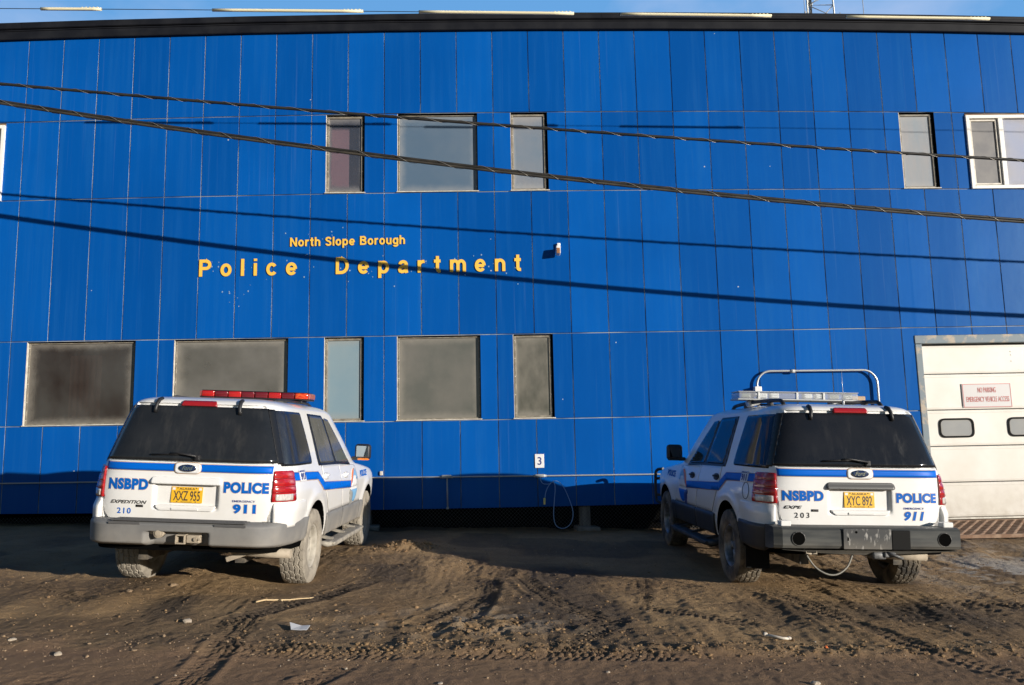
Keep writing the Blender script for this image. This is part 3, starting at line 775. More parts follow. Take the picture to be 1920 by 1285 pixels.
# ================================================================== THINGS ON THE WALL
def onwall(x, z, out): return (x, Y0 - .004 - out, z)
def arc(cx, cy, rx, ry, a0, a1, n=14):
    return [(cx + rx * math.cos(R(a0 + (a1 - a0) * k / n)), cy + ry * math.sin(R(a0 + (a1 - a0) * k / n))) for k in range(n + 1)]
WT = .184; H_ = WT / 2; XH = .735
OB = arc(.305, XH / 2, .222, XH / 2 - H_ + .012, 0, 360, 28)
def arch(x0, w): return arc(x0 + w / 2, .43, w / 2, XH - H_ - .43 + .012, 180, 0) + [(x0 + w, 0)]
GLYPHS = {   # strokes of a heavy grotesque, cap height 1: (advance width, list of centre lines)
    'N': (.76, [[(H_, 0), (H_, 1)], [(.76 - H_, 0), (.76 - H_, 1)], [(H_ + .01, .97), (.75 - H_, .03)]]),
    'o': (.61, [OB]), 'l': (WT, [[(H_, 0), (H_, 1)]]), 'i': (WT, [[(H_, 0), (H_, XH)], [(H_, .86), (H_, 1)]]),
    'n': (.585, [[(H_, 0), (H_, XH)], arch(H_, .42)]), 'h': (.585, [[(H_, 0), (H_, 1)], arch(H_, .42)]),
    'm': (.90, [[(H_, 0), (H_, XH)], arch(H_, .368), arch(H_ + .368, .368)]),
    'r': (.40, [[(H_, 0), (H_, XH)], arc(H_ + .25, .40, .25, .26, 180, 78, 8) + [(.40, .655)]]),
    't': (.38, [[(.20, .96), (.20, .22)] + arc(.30, .20, .10, .12, 180, 270, 6) + [(.38, .082)], [(0, .665), (.38, .665)]]),
    'u': (.585, [[(.585 - H_, 0), (.585 - H_, XH)], [(H_, XH), (H_, .31)] + arc(H_ + .21, .30, .21, .30 - H_ + .012, 180, 360)]),
    'e': (.61, [[(.09, .352), (.53, .352)], arc(.305, XH / 2, .222, XH / 2 - H_ + .012, -2, 322, 26)]),
    'c': (.58, [arc(.305, XH / 2, .222, XH / 2 - H_ + .012, 36, 324, 24)]),
    'a': (.57, [[(.09, .50)] + arc(.28, .50, .18, .165, 165, 0, 10) + [(.46, .12), (.49, 0)], [(.46, .43), (.28, .385), (.13, .32), (.082, .21), (.11, .115), (.21, .072), (.33, .10), (.46, .21)]]),
    'p': (.61, [[(H_, -.27), (H_, XH)], arc(.305, XH / 2, .222, XH / 2 - H_ + .012, 0, 360, 28)]),
    'g': (.61, [[(.61 - H_, XH), (.61 - H_, -.02)] + arc(.305, -.03, .222, .165, 0, -155, 12), OB]),
    'P': (.68, [[(H_, 0), (H_, 1)], [(H_, 1 - H_), (.38, 1 - H_)] + arc(.38, .69, .215, .31 - H_, 90, -90) + [(H_, .38 + H_)]]),
    'D': (.74, [[(H_, 0), (H_, 1)], [(H_, 1 - H_), (.31, 1 - H_)] + arc(.31, .5, .345, .5 - H_, 90, -90, 18) + [(H_, H_)]]),
    'B': (.71, [[(H_, 0), (H_, 1)], [(H_, 1 - H_), (.40, 1 - H_)] + arc(.40, .74, .185, .26 - H_, 90, -90) + [(H_, .48 + H_)], [(.3, .48 + H_ - .01), (.42, .48 + H_ - .01)] + arc(.42, .285, .205, .285 - H_ - .005, 90, -90) + [(H_, H_)]]),
    'S': (.67, [[(.575, .72)] + arc(.335, .735, .235, .18, 10, 200, 14) + [(.20, .58), (.45, .47)] + arc(.335, .27, .245, .188, 38, -170, 16)]),
}
def stroke_letter(P_, ch, x, z, cap, depth):
    """raised letter from its centre lines; every stroke a hair proud of the one before"""
    for k, line in enumerate(GLYPHS[ch][1]):
        pts = [Vector((a, b, 0)) for a, b in line]
        closed = (pts[0] - pts[-1]).length < 1e-4
        if closed: pts = pts[:-1]
        n = len(pts); L_, R_ = [], []
        for i in range(n):
            a = pts[(i - 1) % n] if (closed or i > 0) else None
            b = pts[(i + 1) % n] if (closed or i < n - 1) else None
            d1 = (pts[i] - a).normalized() if a is not None else None
            d2 = (b - pts[i]).normalized() if b is not None else None
            t = (d1 + d2).normalized() if (d1 is not None and d2 is not None) else (d1 or d2)
            nn = Vector((-t.y, t.x, 0)); c_ = nn.dot(Vector((-d1.y, d1.x, 0))) if (d1 is not None and d2 is not None) else 1
            w = H_ / max(.6, c_)
            L_.append(pts[i] + nn * w); R_.append(pts[i] - nn * w)
        dd = depth - .0005 * k
        vs = [onwall(x + q_.x * cap, z + q_.y * cap, dd) for q_ in L_ + R_] + [onwall(x + q_.x * cap, z + q_.y * cap, 0) for q_ in L_ + R_]
        top, sd_ = [], []
        for i in range(n if closed else n - 1):
            j = (i + 1) % n
            top.append((n + i, n + j, j, i)); sd_ += [(i, j, 2 * n + j, 2 * n + i), (n + j, n + i, 3 * n + i, 3 * n + j)]
        if not closed: sd_ += [(0, 2 * n, 3 * n, n), (n - 1, 2 * n - 1, 4 * n - 1, 3 * n - 1)]
        P_.add(vs, top, 0); P_.add(vs, sd_, 1)
def lettering(name, label, text, x0, x1, za, zb_, cap):
    root = empty(name); tag(root, label, "sign lettering", "yellow letters on the blue wall")
    adv = [.30 if ch == ' ' else GLYPHS[ch][0] for ch in text]
    gap = ((x1 - x0) - sum(adv) * cap) / (len(text) - 1); x = x0
    for ch, a in zip(text, adv):
        if ch != ' ':
            P_ = Part(); stroke_letter(P_, ch, x, za + (zb_ - za) * (x - x0) / (x1 - x0), cap, .014)
            P_.build("letter", [M['yellow'], M['letteredge']], root)
        x += a * cap + gap
lettering("wall_lettering", "small yellow raised letters reading North Slope Borough on the blue wall", "North Slope Borough", -4.165, -2.18, 4.815, 4.835, .158)
lettering("wall_lettering", "large widely spaced yellow letters reading Police Department on the blue wall", "Police  Department", -5.715, -0.165, 4.305, 4.330, .300)

# dried glue and paint chips round the letters
rg_ = random.Random(11); q = Part()
for k in range(60):
    if k < 44: x, z = rg_.uniform(-5.6, -.2), 4.46 + rg_.gauss(0, .13)
    elif k < 52: x, z = rg_.uniform(-4.25, -2.1), 4.98 + rg_.gauss(0, .09)
    else: x, z = -5.1 + rg_.gauss(0, .12), 4.05 + rg_.gauss(0, .14)
    r_ = rg_.uniform(.005, .016); n = 7
    vs = [(x + r_ * (.6 + .5 * rg_.random()) * math.cos(2 * math.pi * i / n), Y0 - .0055, z + r_ * (.7 + .6 * rg_.random()) * math.sin(2 * math.pi * i / n)) for i in range(n)]
    q.add(vs, [tuple(range(n))])
gl = q.build("glue_residue", mat("dried_glue", (0.22, 0.34, 0.50), .8), wall); gl["kind"] = "stuff"
# number plaque 3
q = Part(); q.box((0.078, Y0 - .012, 1.052), (.155, .008, .230), bevel=.003); pl = q.build("number_plaque", M['plaque'])
tag(pl, "small white plaque with the number 3 on the blue wall above the conduit", "sign")
q = Part(); solid_text(q, "3", lambda x, z, o: (x, Y0 - .0165 - o, z), .045, .112, .985, 1.118, .002, 0, .012); q.build("number", M['navy'], pl)

# no parking sign
sg = empty("parking_sign", (0, 0, 0)); tag(sg, "white rectangular sign with red border reading no parking, fixed to the white overhead door", "sign")
q = Part(); q.box((7.915, DY - .012, 2.025), (.87, .012, .415), bevel=.002); q.build("sign_plate", M['signwhite'], sg)
q = Part(); ys = DY - .0195
for c, s in (((7.915, ys, 2.223), (.85, .002, .009)), ((7.915, ys, 1.827), (.85, .002, .009)), ((7.4945, ys, 2.025), (.009, .002, .386)), ((8.3355, ys, 2.025), (.009, .002, .386))): q.box(c, s)
q.build("border", M['red'], sg)
q = Part()
solid_text(q, "NO PARKING", lambda x, z, o: (x, ys - o, z), 7.755, 8.075, 2.075, 2.165, .002, 0, .0)
q.build("sign_text", M['red'], sg); q = Part()
solid_text(q, "EMERGENCY VEHICLE ACCESS", lambda x, z, o: (x, ys - o, z), 7.545, 8.30, 1.915, 2.005, .002, 0, .0)
q.build("sign_text", M['red'], sg)

# conduit run with boxes, drop pipe
cd = empty("conduit", (0, 0, 0)); tag(cd, "thin grey electrical conduit running along the foot of the blue wall", "conduit")
q = Part(); q.tube([(-9.0, Y0 - .03, .86), (-2.8, Y0 - .03, .832), (0.02, Y0 - .03, .803), (0.2, Y0 - .03, .803), (3.4, Y0 - .03, .785), (3.85, Y0 - .03, .785)], .0125, 10); q.build("pipe", M['pipe'], cd)
q = Part(); q.tube([(-1.48, Y0 - .03, .80), (-1.475, Y0 - .03, .31)], .0125, 10); q.box((-1.475, Y0 - .028, .305), (.04, .04, .035), bevel=.006); q.build("drop_pipe", M['pipe_grey'], cd)
for bx in (-1.49, 0.075):
    q = Part(); q.box((bx, Y0 - .035, .825 if bx < -1 else .805), (.165, .055, .052), bevel=.012); q.cyl((bx - .11, Y0 - .03, .815 if bx < -1 else .804), (bx + .11, Y0 - .03, .815 if bx < -1 else .804), .02, 10); q.build("junction_box", M['pipe_grey'], cd)
q = Part(); q.box((-2.58, Y0 - .02, .90), (.05, .03, .07), bevel=.008); q.build("bracket", M['sill'], cd)

# heater cord hanging from the conduit
hc = empty("power_cord", (0, 0, 0)); tag(hc, "blue extension cord hanging in a loop from the wall conduit with a yellow plug", "cord")
pts = [(0.08, .79), (0.09, .72), (0.14, .67), (0.24, .67), (0.305, .715), (0.40, .69), (0.50, .55), (0.60, .28), (0.61, .13), (0.56, .0), (0.46, -.065), (0.36, -.045), (0.305, .03), (0.29, .18), (0.31, .40), (0.325, .60), (0.30, .70), (0.235, .66), (0.175, .55), (0.15, .44)]
c = spline([Vector((a, Y0 - .06 - .015 * math.sin(i * 1.7), b)) for i, (a, b) in enumerate(pts)], 8)
q = Part(); q.tube(c, .0068, 8); q.build("cable", M['cordblue'], hc)
q = Part(); q.box((0.142, Y0 - .068, .385), (.036, .034, .11), rot=(0, R(3), 0), bevel=.01); q.build("plug", M['plugyellow'], hc)

# little sensor lamp high on the wall
sn = empty("wall_sensor", (0, 0, 0)); tag(sn, "small white bracketed security sensor high on the blue wall right of the lettering", "sensor")
q = Part(); q.box((0.50, Y0 - .03, 4.76), (.06, .05, .10), bevel=.01); q.build("bracket", M['plaque'], sn)
q = Part(); q.box((0.48, Y0 - .12, 4.655), (.075, .13, .145), rot=(R(-8), 0, 0), bevel=.014); so_ = q.build("housing", M['plaque'], sn)
q = Part(); q.box((0.48, Y0 - .191, 4.640), (.055, .006, .10), rot=(R(-8), 0, 0), bevel=.004); q.build("lens", mat("amber_lens", (.32, .15, .07), .3), sn)

# pipe hoop in front of the wall behind the right-hand car
hp = empty("pipe_hoop", (0, 0, 0)); tag(hp, "tall galvanised pipe hoop with small outlet box standing by the wall behind the car", "pipe hoop")
q = Part(); yh = Y0 - .065
loop = [(3.835, yh, gz(3.83, yh) - .1), (3.835, yh, 2.26)] + [(3.835 + .24 * (1 - math.cos(a)), yh, 2.26 + .24 * math.sin(a)) for a in np.linspace(0.15, math.pi / 2, 9)]
loop += [(5.68, yh, 2.49)] + [(5.68 + .24 * math.sin(a), yh, 2.25 + .24 * math.cos(a)) for a in np.linspace(0.15, math.pi / 2, 9)] + [(5.925, yh, gz(5.92, yh) - .1)]
q.tube(loop, .019, 14); q.build("pipe", M['pipe'], hp)
q = Part(); q.box((3.83, yh - .015, 2.16), (.12, .12, .15), bevel=.008); q.cyl((3.83, yh - .03, 1.9), (3.83, yh - .03, 2.1), .03, 12); q.build("outlet_box", M['plaque'], hp)
q = Part(); q.cyl((4.42, yh, 2.491), (4.50, yh, 2.491), .032, 14); q.build("collar", M['pipe_grey'], hp)

# ================================================================== OVERHEAD WIRES
CY_ = -1.83
def quad_curve(pts):
    a = np.polyfit([p_[0] for p_ in pts], [p_[1] for p_ in pts], 2)
    return lambda x: float(np.polyval(a, x))
ca1 = quad_curve([(-7.79, 6.656), (-4.1, 6.287), (-.35, 5.949), (3.43, 5.61), (7.23, 5.337)])
ca2 = quad_curve([(-7.8, 6.376), (-4.08, 5.78), (-.36, 5.225), (3.35, 4.79), (7.1, 4.41)])
ca3 = quad_curve([(-7.82, 7.815), (-4.73, 7.785), (-1.70, 7.73), (1.3, 7.672), (4.72, 7.612), (6.9, 7.566)])
def run(fn, dz=0.0, dy=0.0, n=70, x0=-15.0, x1=15.0):
    return [(x, CY_ + dy, fn(x) + dz) for x in np.linspace(x0, x1, n)]
def helix(fn, rad, pitch, dz=0.0, x0=-11.0, x1=11.5):
    n = int((x1 - x0) / pitch * 12)
    ph = lambda x: 2 * math.pi * (x - x0) / pitch + 1.3 * math.sin(x * 1.1) + .8 * math.sin(x * 2.7)
    return [(x, CY_ + rad * math.cos(ph(x)), fn(x) + dz + rad * math.sin(ph(x))) for x in np.linspace(x0, x1, n)]
o1 = empty("overhead_cable", (0, 0, 0)); tag(o1, "upper of the two thick overhead cables, single line wrapped in silver lashing wire", "cable", "overhead lines before the wall")
q = Part(); q.tube(run(ca1), .022, 10); q.build("strand", M['cable'], o1)
q = Part(); q.tube(helix(ca1, .025, .46), .0030, 5); q.build("lashing", M['lash'], o1)
o2 = empty("overhead_cable", (0, 0, 0)); tag(o2, "lower and thicker of the overhead cables, a bundle of two lines sloping across the facade", "cable", "overhead lines before the wall")
q = Part(); q.tube(run(ca2, .022), .021, 10); q.build("strand", M['cable'], o2)
q = Part(); q.tube(run(ca2, -.016, -.012), .020, 10); q.build("strand", M['cable2'], o2)
q = Part(); q.tube(helix(ca2, .041, .58, .003), .0030, 5); q.build("lashing", M['lash'], o2)
o3 = empty("overhead_wire", (0, 0, 0)); tag(o3, "thin bare wire above the roof edge carrying cream plastic tubes", "wire", "overhead lines before the wall")
q = Part(); q.tube(run(ca3), .006, 6); q.build("strand", M['cable'], o3)
GL = ["leftmost and shortest cream line guard, on the wire above the roof edge", "cream line guard on the wire left of the middle of the roof edge",
      "cream line guard on the wire over the middle of the roof edge", "cream line guard on the wire just left of the antenna tower", "rightmost cream line guard, on the wire right of the antenna tower"]
for (a, b_), lb in zip(((-7.24, -6.36), (-4.74, -2.52), (-1.70, 0.61), (1.31, 3.58), (4.72, 6.90)), GL):
    q = Part(); q.tube([(x, CY_, ca3(x) - .002) for x in np.linspace(a, b_, 8)], .023, 12)
    for k in range(5): q.tube([(b_ - .30 + k * .055, CY_, ca3(b_) + .02), (b_ - .28 + k * .055, CY_, ca3(b_) + .034), (b_ - .26 + k * .055, CY_, ca3(b_) + .02)], .006, 6)
    tag(q.build("line_guard", M['guard']), lb, "line guard", "cream line guards on the wire")

# ================================================================== ANTENNA TOWER BEHIND THE ROOF
tw = empty("antenna_tower", (8.75, 9.0, 8.9)); tag(tw, "galvanised lattice antenna tower rising behind the roof edge", "tower")
TB = [Vector((0.0, 0, 0)), Vector((0.96, 0, 0)), Vector((0.48, 0.8, 0))]
ctr = Vector((0.48, 0.27, 0)); Ht = 14.0
def leg(i, z): return (TB[i] - ctr) * (1 - z * 0.035) + ctr + Vector((0, 0, z))
for i in range(3):
    q = Part(); q.tube([leg(i, 0), leg(i, Ht)], .026, 8); q.build("leg", M['tower'], tw)
q = Part()
for i in range(3):
    j = (i + 1) % 3
    for k in range(18):
        z = k * .75
        q.tube([leg(i, z), leg(j, z + .37), leg(i, z + .75)], .015, 6); q.box(leg(j, z + .37), (.07, .05, .09), bevel=.01)
q.build("bracing", M['tower'], tw)
for k in range(3):
    q = Part(); q.tube([Vector((.08 + .05 * k, .10, 0)), Vector((.22 + .045 * k, .16, Ht * .8))], .017, 8); q.build("feed_line", M['cable'], tw)
q = Part(); q.tube([(-.03, -.05, 0), (-.05, -.05, 8.6)], .010, 6); q.box((-.03, -.05, 4.95), (.05, .05, .08), bevel=.01); q.build("antenna_rod", M['pipe_grey'], tw)
q = Part(); q.tube([(1.03, 0, 0), (1.03, 0, 4.98)], .012, 6); q.build("roof_post", M['pipe_grey'], tw)
wa = Part(); wa.tube([(10.55, 9, 8.8), (10.47, 9, 15.5)], .011, 6)
tag(wa.build("whip_antenna", M['tower']), "thin whip antenna standing right of the lattice tower behind the roof", "antenna")

# ================================================================== CARS
def pchip(xk, yk):
    xk = np.array(xk, float); yk = np.array(yk, float); h = np.diff(xk); d = np.diff(yk) / h
    m = np.zeros_like(yk); m[0] = d[0]; m[-1] = d[-1]
    for i in range(1, len(xk) - 1):
        if d[i - 1] * d[i] > 0:
            w1 = 2 * h[i] + h[i - 1]; w2 = h[i] + 2 * h[i - 1]
            m[i] = (w1 + w2) / (w1 / d[i - 1] + w2 / d[i])
    def f(x):
        x = min(max(x, xk[0]), xk[-1]); i = min(max(int(np.searchsorted(xk, x)) - 1, 0), len(h) - 1)
        t = (x - xk[i]) / h[i]
        return ((1 + 2 * t) * (1 - t) ** 2 * yk[i] + t * (1 - t) ** 2 * h[i] * m[i] + t * t * (3 - 2 * t) * yk[i + 1] + t * t * (t - 1) * h[i] * m[i + 1])
    return f
# level:      z     half w   y rear  y front  front corner depth, power
LV = [(.40, .950, .175, 4.98, .9, 4), (.50, .972, .165, 5.05, .9, 4), (.60, .985, .160, 5.10, .9, 4), (.70, .992, .158, 5.12, .9, 4), (.85, 1.0, .155, 5.12, .9, 4),
      (.95, 1.0, .153, 5.10, .9, 3.9), (1.02, .992, .152, 5.04, .9, 3.8), (1.06, .985, .151, 4.95, .9, 3.7), (1.09, .978, .151, 4.80, .9, 3.6), (1.12, .970, .150, 4.52, .85, 3.5),
      (1.15, .962, .150, 4.22, .8, 3.5), (1.175, .955, .150, 4.00, .8, 3.5), (1.20, .948, .151, 3.87, .8, 3.5), (1.24, .937, .153, 3.79, .8, 3.5), (1.28, .925, .158, 3.74, .8, 3.5),
      (1.40, .893, .190, 3.59, .8, 3.5), (1.50, .866, .218, 3.46, .8, 3.5), (1.65, .822, .262, 3.27, .8, 3.4), (1.75, .792, .293, 3.13, .75, 3.3), (1.80, .775, .309, 3.06, .7, 3.2),
      (1.835, .755, .325, 2.98, .7, 3.1), (1.865, .715, .360, 2.86, .65, 3), (1.885, .665, .420, 2.72, .6, 3), (1.90, .60, .52, 2.55, .55, 3), (1.912, .51, .68, 2.32, .5, 3), (1.920, .38, .92, 2.0, .4, 3), (1.925, .22, 1.2, 1.75, .25, 2.5)]
_z = [a[0] for a in LV]
F_W, F_YR, F_YF, F_DF, F_NF = (pchip(_z, [a[i] for a in LV]) for i in range(1, 6))
NR, NSD, NF = 140, 60, 36
_ct = {}
def contour(z):
    """half outline of the body at height z, from the middle of the tail round the side to the middle of the nose"""
    k = round(z * 2000)
    if k in _ct: return _ct[k]
    w, yr, yf, df, nf = F_W(z), F_YR(z), F_YF(z), F_DF(z), F_NF(z)
    d = min(1.2, .48 * (yf - yr)); df = min(df, .48 * (yf - yr)); nr = 7.0
    t = np.linspace(0, 1, NR + 1)
    a = (np.pi / 2) * t
    xr = np.concatenate([np.linspace(0, .62, 14)[:-1], np.sin(np.linspace(math.asin(.62 ** (nr / 2)), np.pi / 2, NR + 1 - 13)) ** (2 / nr)])
    xr = np.clip(xr, 0, 1)
    yr_ = yr + d * (1 - np.clip(1 - xr ** nr, 0, 1) ** (1 / nr))
    # the steep end of the corner gets extra samples by distance along y
    ye = np.linspace(0, 1, NR + 1) ** 1.6
    dense_y = yr + d * ye
    xs_from_y = (1 - (1 - ye) ** nr) ** (1 / nr)
    keep = xs_from_y > .90
    xa = np.concatenate([xr[xr <= .90], xs_from_y[keep]]); ya = np.concatenate([yr_[xr <= .90], dense_y[keep]])
    x1 = np.concatenate([xa * w, np.full(NSD, w), ])
    y1 = np.concatenate([ya, np.linspace(yr + d, yf - df, NSD + 1)[1:]])
    b = np.linspace(0, np.pi / 2, NF + 1)[1:]
    x2 = w * np.cos(b) ** (2 / nf); y2 = yf - df * (1 - np.sin(b) ** (2 / nf))
    # flares over the wheel arches
    if z < 1.02:
        for yw in WHEEL_Y:
            rr = np.hypot(y1 - yw, z - .40)
            x1 = x1 + np.where(x1 > .8 * w, .018 * np.exp(-((rr - .50) / .055) ** 2), 0)
    X = np.concatenate([x1, x2]); Y = np.concatenate([y1, y2])
    s = np.concatenate([[0], np.cumsum(np.hypot(np.diff(X), np.diff(Y)))])
    _ct[k] = (X, Y, s)
    return _ct[k]
def sp(s, z):
    X, Y, L = contour(z); a = abs(s)
    return Vector((math.copysign(1, s) * float(np.interp(a, L, X)), float(np.interp(a, L, Y)), z))
def surf(s, z, out=0.0):
    p_ = sp(s, z)
    e = .014
    ts = sp(s + e, z) - sp(s - e, z); tz = sp(s, z + e) - sp(s, z - e)
    nrm = ts.cross(tz)
    return p_ + nrm.normalized() * out if out else p_
def s_y(y, z):                                       # arc position of the point on the side with that y
    X, Y, L = contour(z)
    m = len(X) - NF
    return float(np.interp(y, Y[:m], L[:m]))
def s_x(x, z):
    X, Y, L = contour(z); i = int(np.argmax(X))
    return math.copysign(float(np.interp(abs(x), X[:i + 1], L[:i + 1])), x)

def patch(P_, poly, step=.03, out=.003, thick=.004, mi=0, fn=None, smooth=True, sy=None):
    """a piece of skin that follows the body: poly is convex, in (arc, height); out may be a function"""
    f = fn or surf
    po = [Vector((a, b, 0)) for a, b in poly]
    area = sum(po[i].x * po[(i + 1) % len(po)].y - po[(i + 1) % len(po)].x * po[i].y for i in range(len(po)))
    if area < 0: po = po[::-1]
    x0, x1 = min(q.x for q in po), max(q.x for q in po); z0, z1 = min(q.y for q in po), max(q.y for q in po)
    nxx = max(1, int(math.ceil((x1 - x0) / step))); nzz = max(1, int(math.ceil((z1 - z0) / (sy or step))))
    b = bmesh.new()
    g = [[b.verts.new((x0 + (x1 - x0) * i / nxx, z0 + (z1 - z0) * j / nzz, 0)) for i in range(nxx + 1)] for j in range(nzz + 1)]
    for j in range(nzz):
        for i in range(nxx): b.faces.new((g[j][i], g[j][i + 1], g[j + 1][i + 1], g[j + 1][i]))
    for i in range(len(po)):
        a, c = po[i], po[(i + 1) % len(po)]
        e = c - a
        if e.length < 1e-5: continue
        bmesh.ops.bisect_plane(b, geom=list(b.verts) + list(b.edges) + list(b.faces), plane_co=a, plane_no=Vector((e.y, -e.x, 0)), clear_outer=True, dist=1e-6)
    bmesh.ops.remove_doubles(b, verts=b.verts, dist=2e-4)
    of = out if callable(out) else (lambda s, z: out)
    vs = list(b.verts)
    for i, v in enumerate(vs): v.index = i
    uv = [(v.co.x, v.co.y) for v in vs]
    top = [f(s, z, of(s, z)) for s, z in uv]
    fs = [[v.index for v in q.verts] for q in b.faces]
    P_.add(top, fs, mi, smooth)
    rim = {}
    for q in b.faces:
        vv = [v.index for v in q.verts]
        for i in range(len(vv)):
            a, c = vv[i], vv[(i + 1) % len(vv)]
            if (c, a) in rim: del rim[(c, a)]
            else: rim[(a, c)] = 1
    ids = sorted({i for e in rim for i in e}); mp = {v: i for i, v in enumerate(ids)}; n = len(ids)
    lo = [f(uv[i][0], uv[i][1], of(*uv[i]) - thick) for i in ids]
    P_.add([top[i] for i in ids] + lo, [(mp[a], mp[a] + n, mp[c] + n, mp[c]) for a, c in rim], mi, False)
    b.free()

def car_paint(tagname, dirt_amt, dcol):
    return mat("white_car_paint_" + tagname, (0.84, 0.84, 0.835), 0.28, coat=0.8, dirt=(dcol, 0.35, 1.10, dirt_amt), col2=(0.81, 0.805, 0.785), nscale=3)
M['stripe'] = mat("blue_vinyl_stripe", (0.001, 0.125, 0.60), 0.4, spec=.15)
M['gold'] = mat("tan_vinyl_edge", (0.60, 0.40, 0.24), 0.4)
M['bluetxt'] = mat("blue_vinyl_letters", (0.002, 0.118, 0.50), 0.45, spec=.15)
M['navytxt'] = mat("navy_vinyl_letters", (0.03, 0.05, 0.22), 0.4)
M['blacktxt'] = mat("black_vinyl_letters", (0.015, 0.015, 0.018), 0.4)
M['badge'] = mat("dark_chrome_badge", (0.10, 0.10, 0.10), 0.3, metal=.5)
M['emblem'] = mat("emblem_blue", (0.012, 0.028, 0.085), 0.2, coat=.8)
M['chrome'] = mat("bright_chrome", (0.75, 0.75, 0.75), 0.12, metal=1)
M['whitevinyl'] = mat("white_vinyl_decal", (0.78, 0.78, 0.78), 0.4)
M['orange'] = mat("orange_vinyl", (0.80, 0.20, 0.05), 0.4)
M['lightblue'] = mat("light_blue_vinyl", (0.20, 0.42, 0.66), 0.4)
M['greyvinyl'] = mat("grey_vinyl", (0.33, 0.33, 0.31), 0.4)
M['plate'] = mat("yellow_plate", (0.80, 0.46, 0.025), 0.4)
M['platetxt'] = mat("plate_ink", (0.03, 0.03, 0.05), 0.4)
M['lens'] = mat("red_lamp_lens", (0.42, 0.012, 0.014), 0.12, coat=1.0, col2=(0.28, 0.006, 0.01), nscale=20, stretch=(1, 1, 4))
M['lensdark'] = mat("lamp_division", (0.16, 0.008, 0.010), 0.3)
M['clear'] = mat("clear_lamp_lens", (0.62, 0.60, 0.57), 0.15, coat=1.0, col2=(0.42, 0.40, 0.38), nscale=40, stretch=(3, 1, .6))
M['brake'] = mat("high_brake_lens", (0.34, 0.014, 0.018), 0.2, coat=.6)
M['blackplastic'] = mat("black_plastic", (0.018, 0.018, 0.020), 0.5)
M['trim'] = mat("black_window_trim", (0.008, 0.008, 0.009), 0.35)
M['lineddark'] = mat("panel_gap_dark", (0.02, 0.02, 0.02), 0.8)
M['steel'] = mat("underbody_steel", (0.05, 0.045, 0.04), 0.8, col2=(0.16, 0.135, 0.10), nscale=10)
M['mudsteel'] = mat("dusty_pipe", (0.40, 0.34, 0.26), 0.8, col2=(0.30, 0.25, 0.185), nscale=12)
M['amber'] = mat("amber_reflector", (0.75, 0.22, 0.03), 0.25, coat=.6)
M['mirror'] = mat("mirror_glass", (0.36, 0.42, 0.45), 0.05, metal=1)
M['mirrorshade'] = mat("shaded_mirror_glass", (0.05, 0.055, 0.06), 0.06, metal=1)  # same mirror glass, base colour darkened for the shade it reflects
def glass_mat(name, c1, c2, rough, dust):
    m, n, l, b = _nodes(name)
    f = _ramp(n, l, _noise(n, l, 2.2, 5, 0.6), 0.35, 0.72)
    c = _mixc(n, l, f, c1, c2)
    st = _ramp(n, l, _noise(n, l, 4, 6, .65, stretch=(3, 3, .4)), .5, .8)
    c = _mixc(n, l, _math(n, l, 'MULTIPLY', st, dust), c, (0.17, 0.155, 0.135))
    l.new(c, b.inputs["Base Color"]); b.inputs["Roughness"].default_value = rough
    rr = n.new("ShaderNodeMapRange"); l.new(st, rr.inputs[0]); rr.inputs[3].default_value = rough; rr.inputs[4].default_value = rough + .25
    l.new(rr.outputs[0], b.inputs["Roughness"])
    b.inputs["Specular IOR Level"].default_value = 0.5
    return m

def star_ring(n, r1, r2): return [((r1 if k % 2 else r2) * math.cos(math.pi * k / n), (r1 if k % 2 else r2) * math.sin(math.pi * k / n)) for k in range(2 * n)]

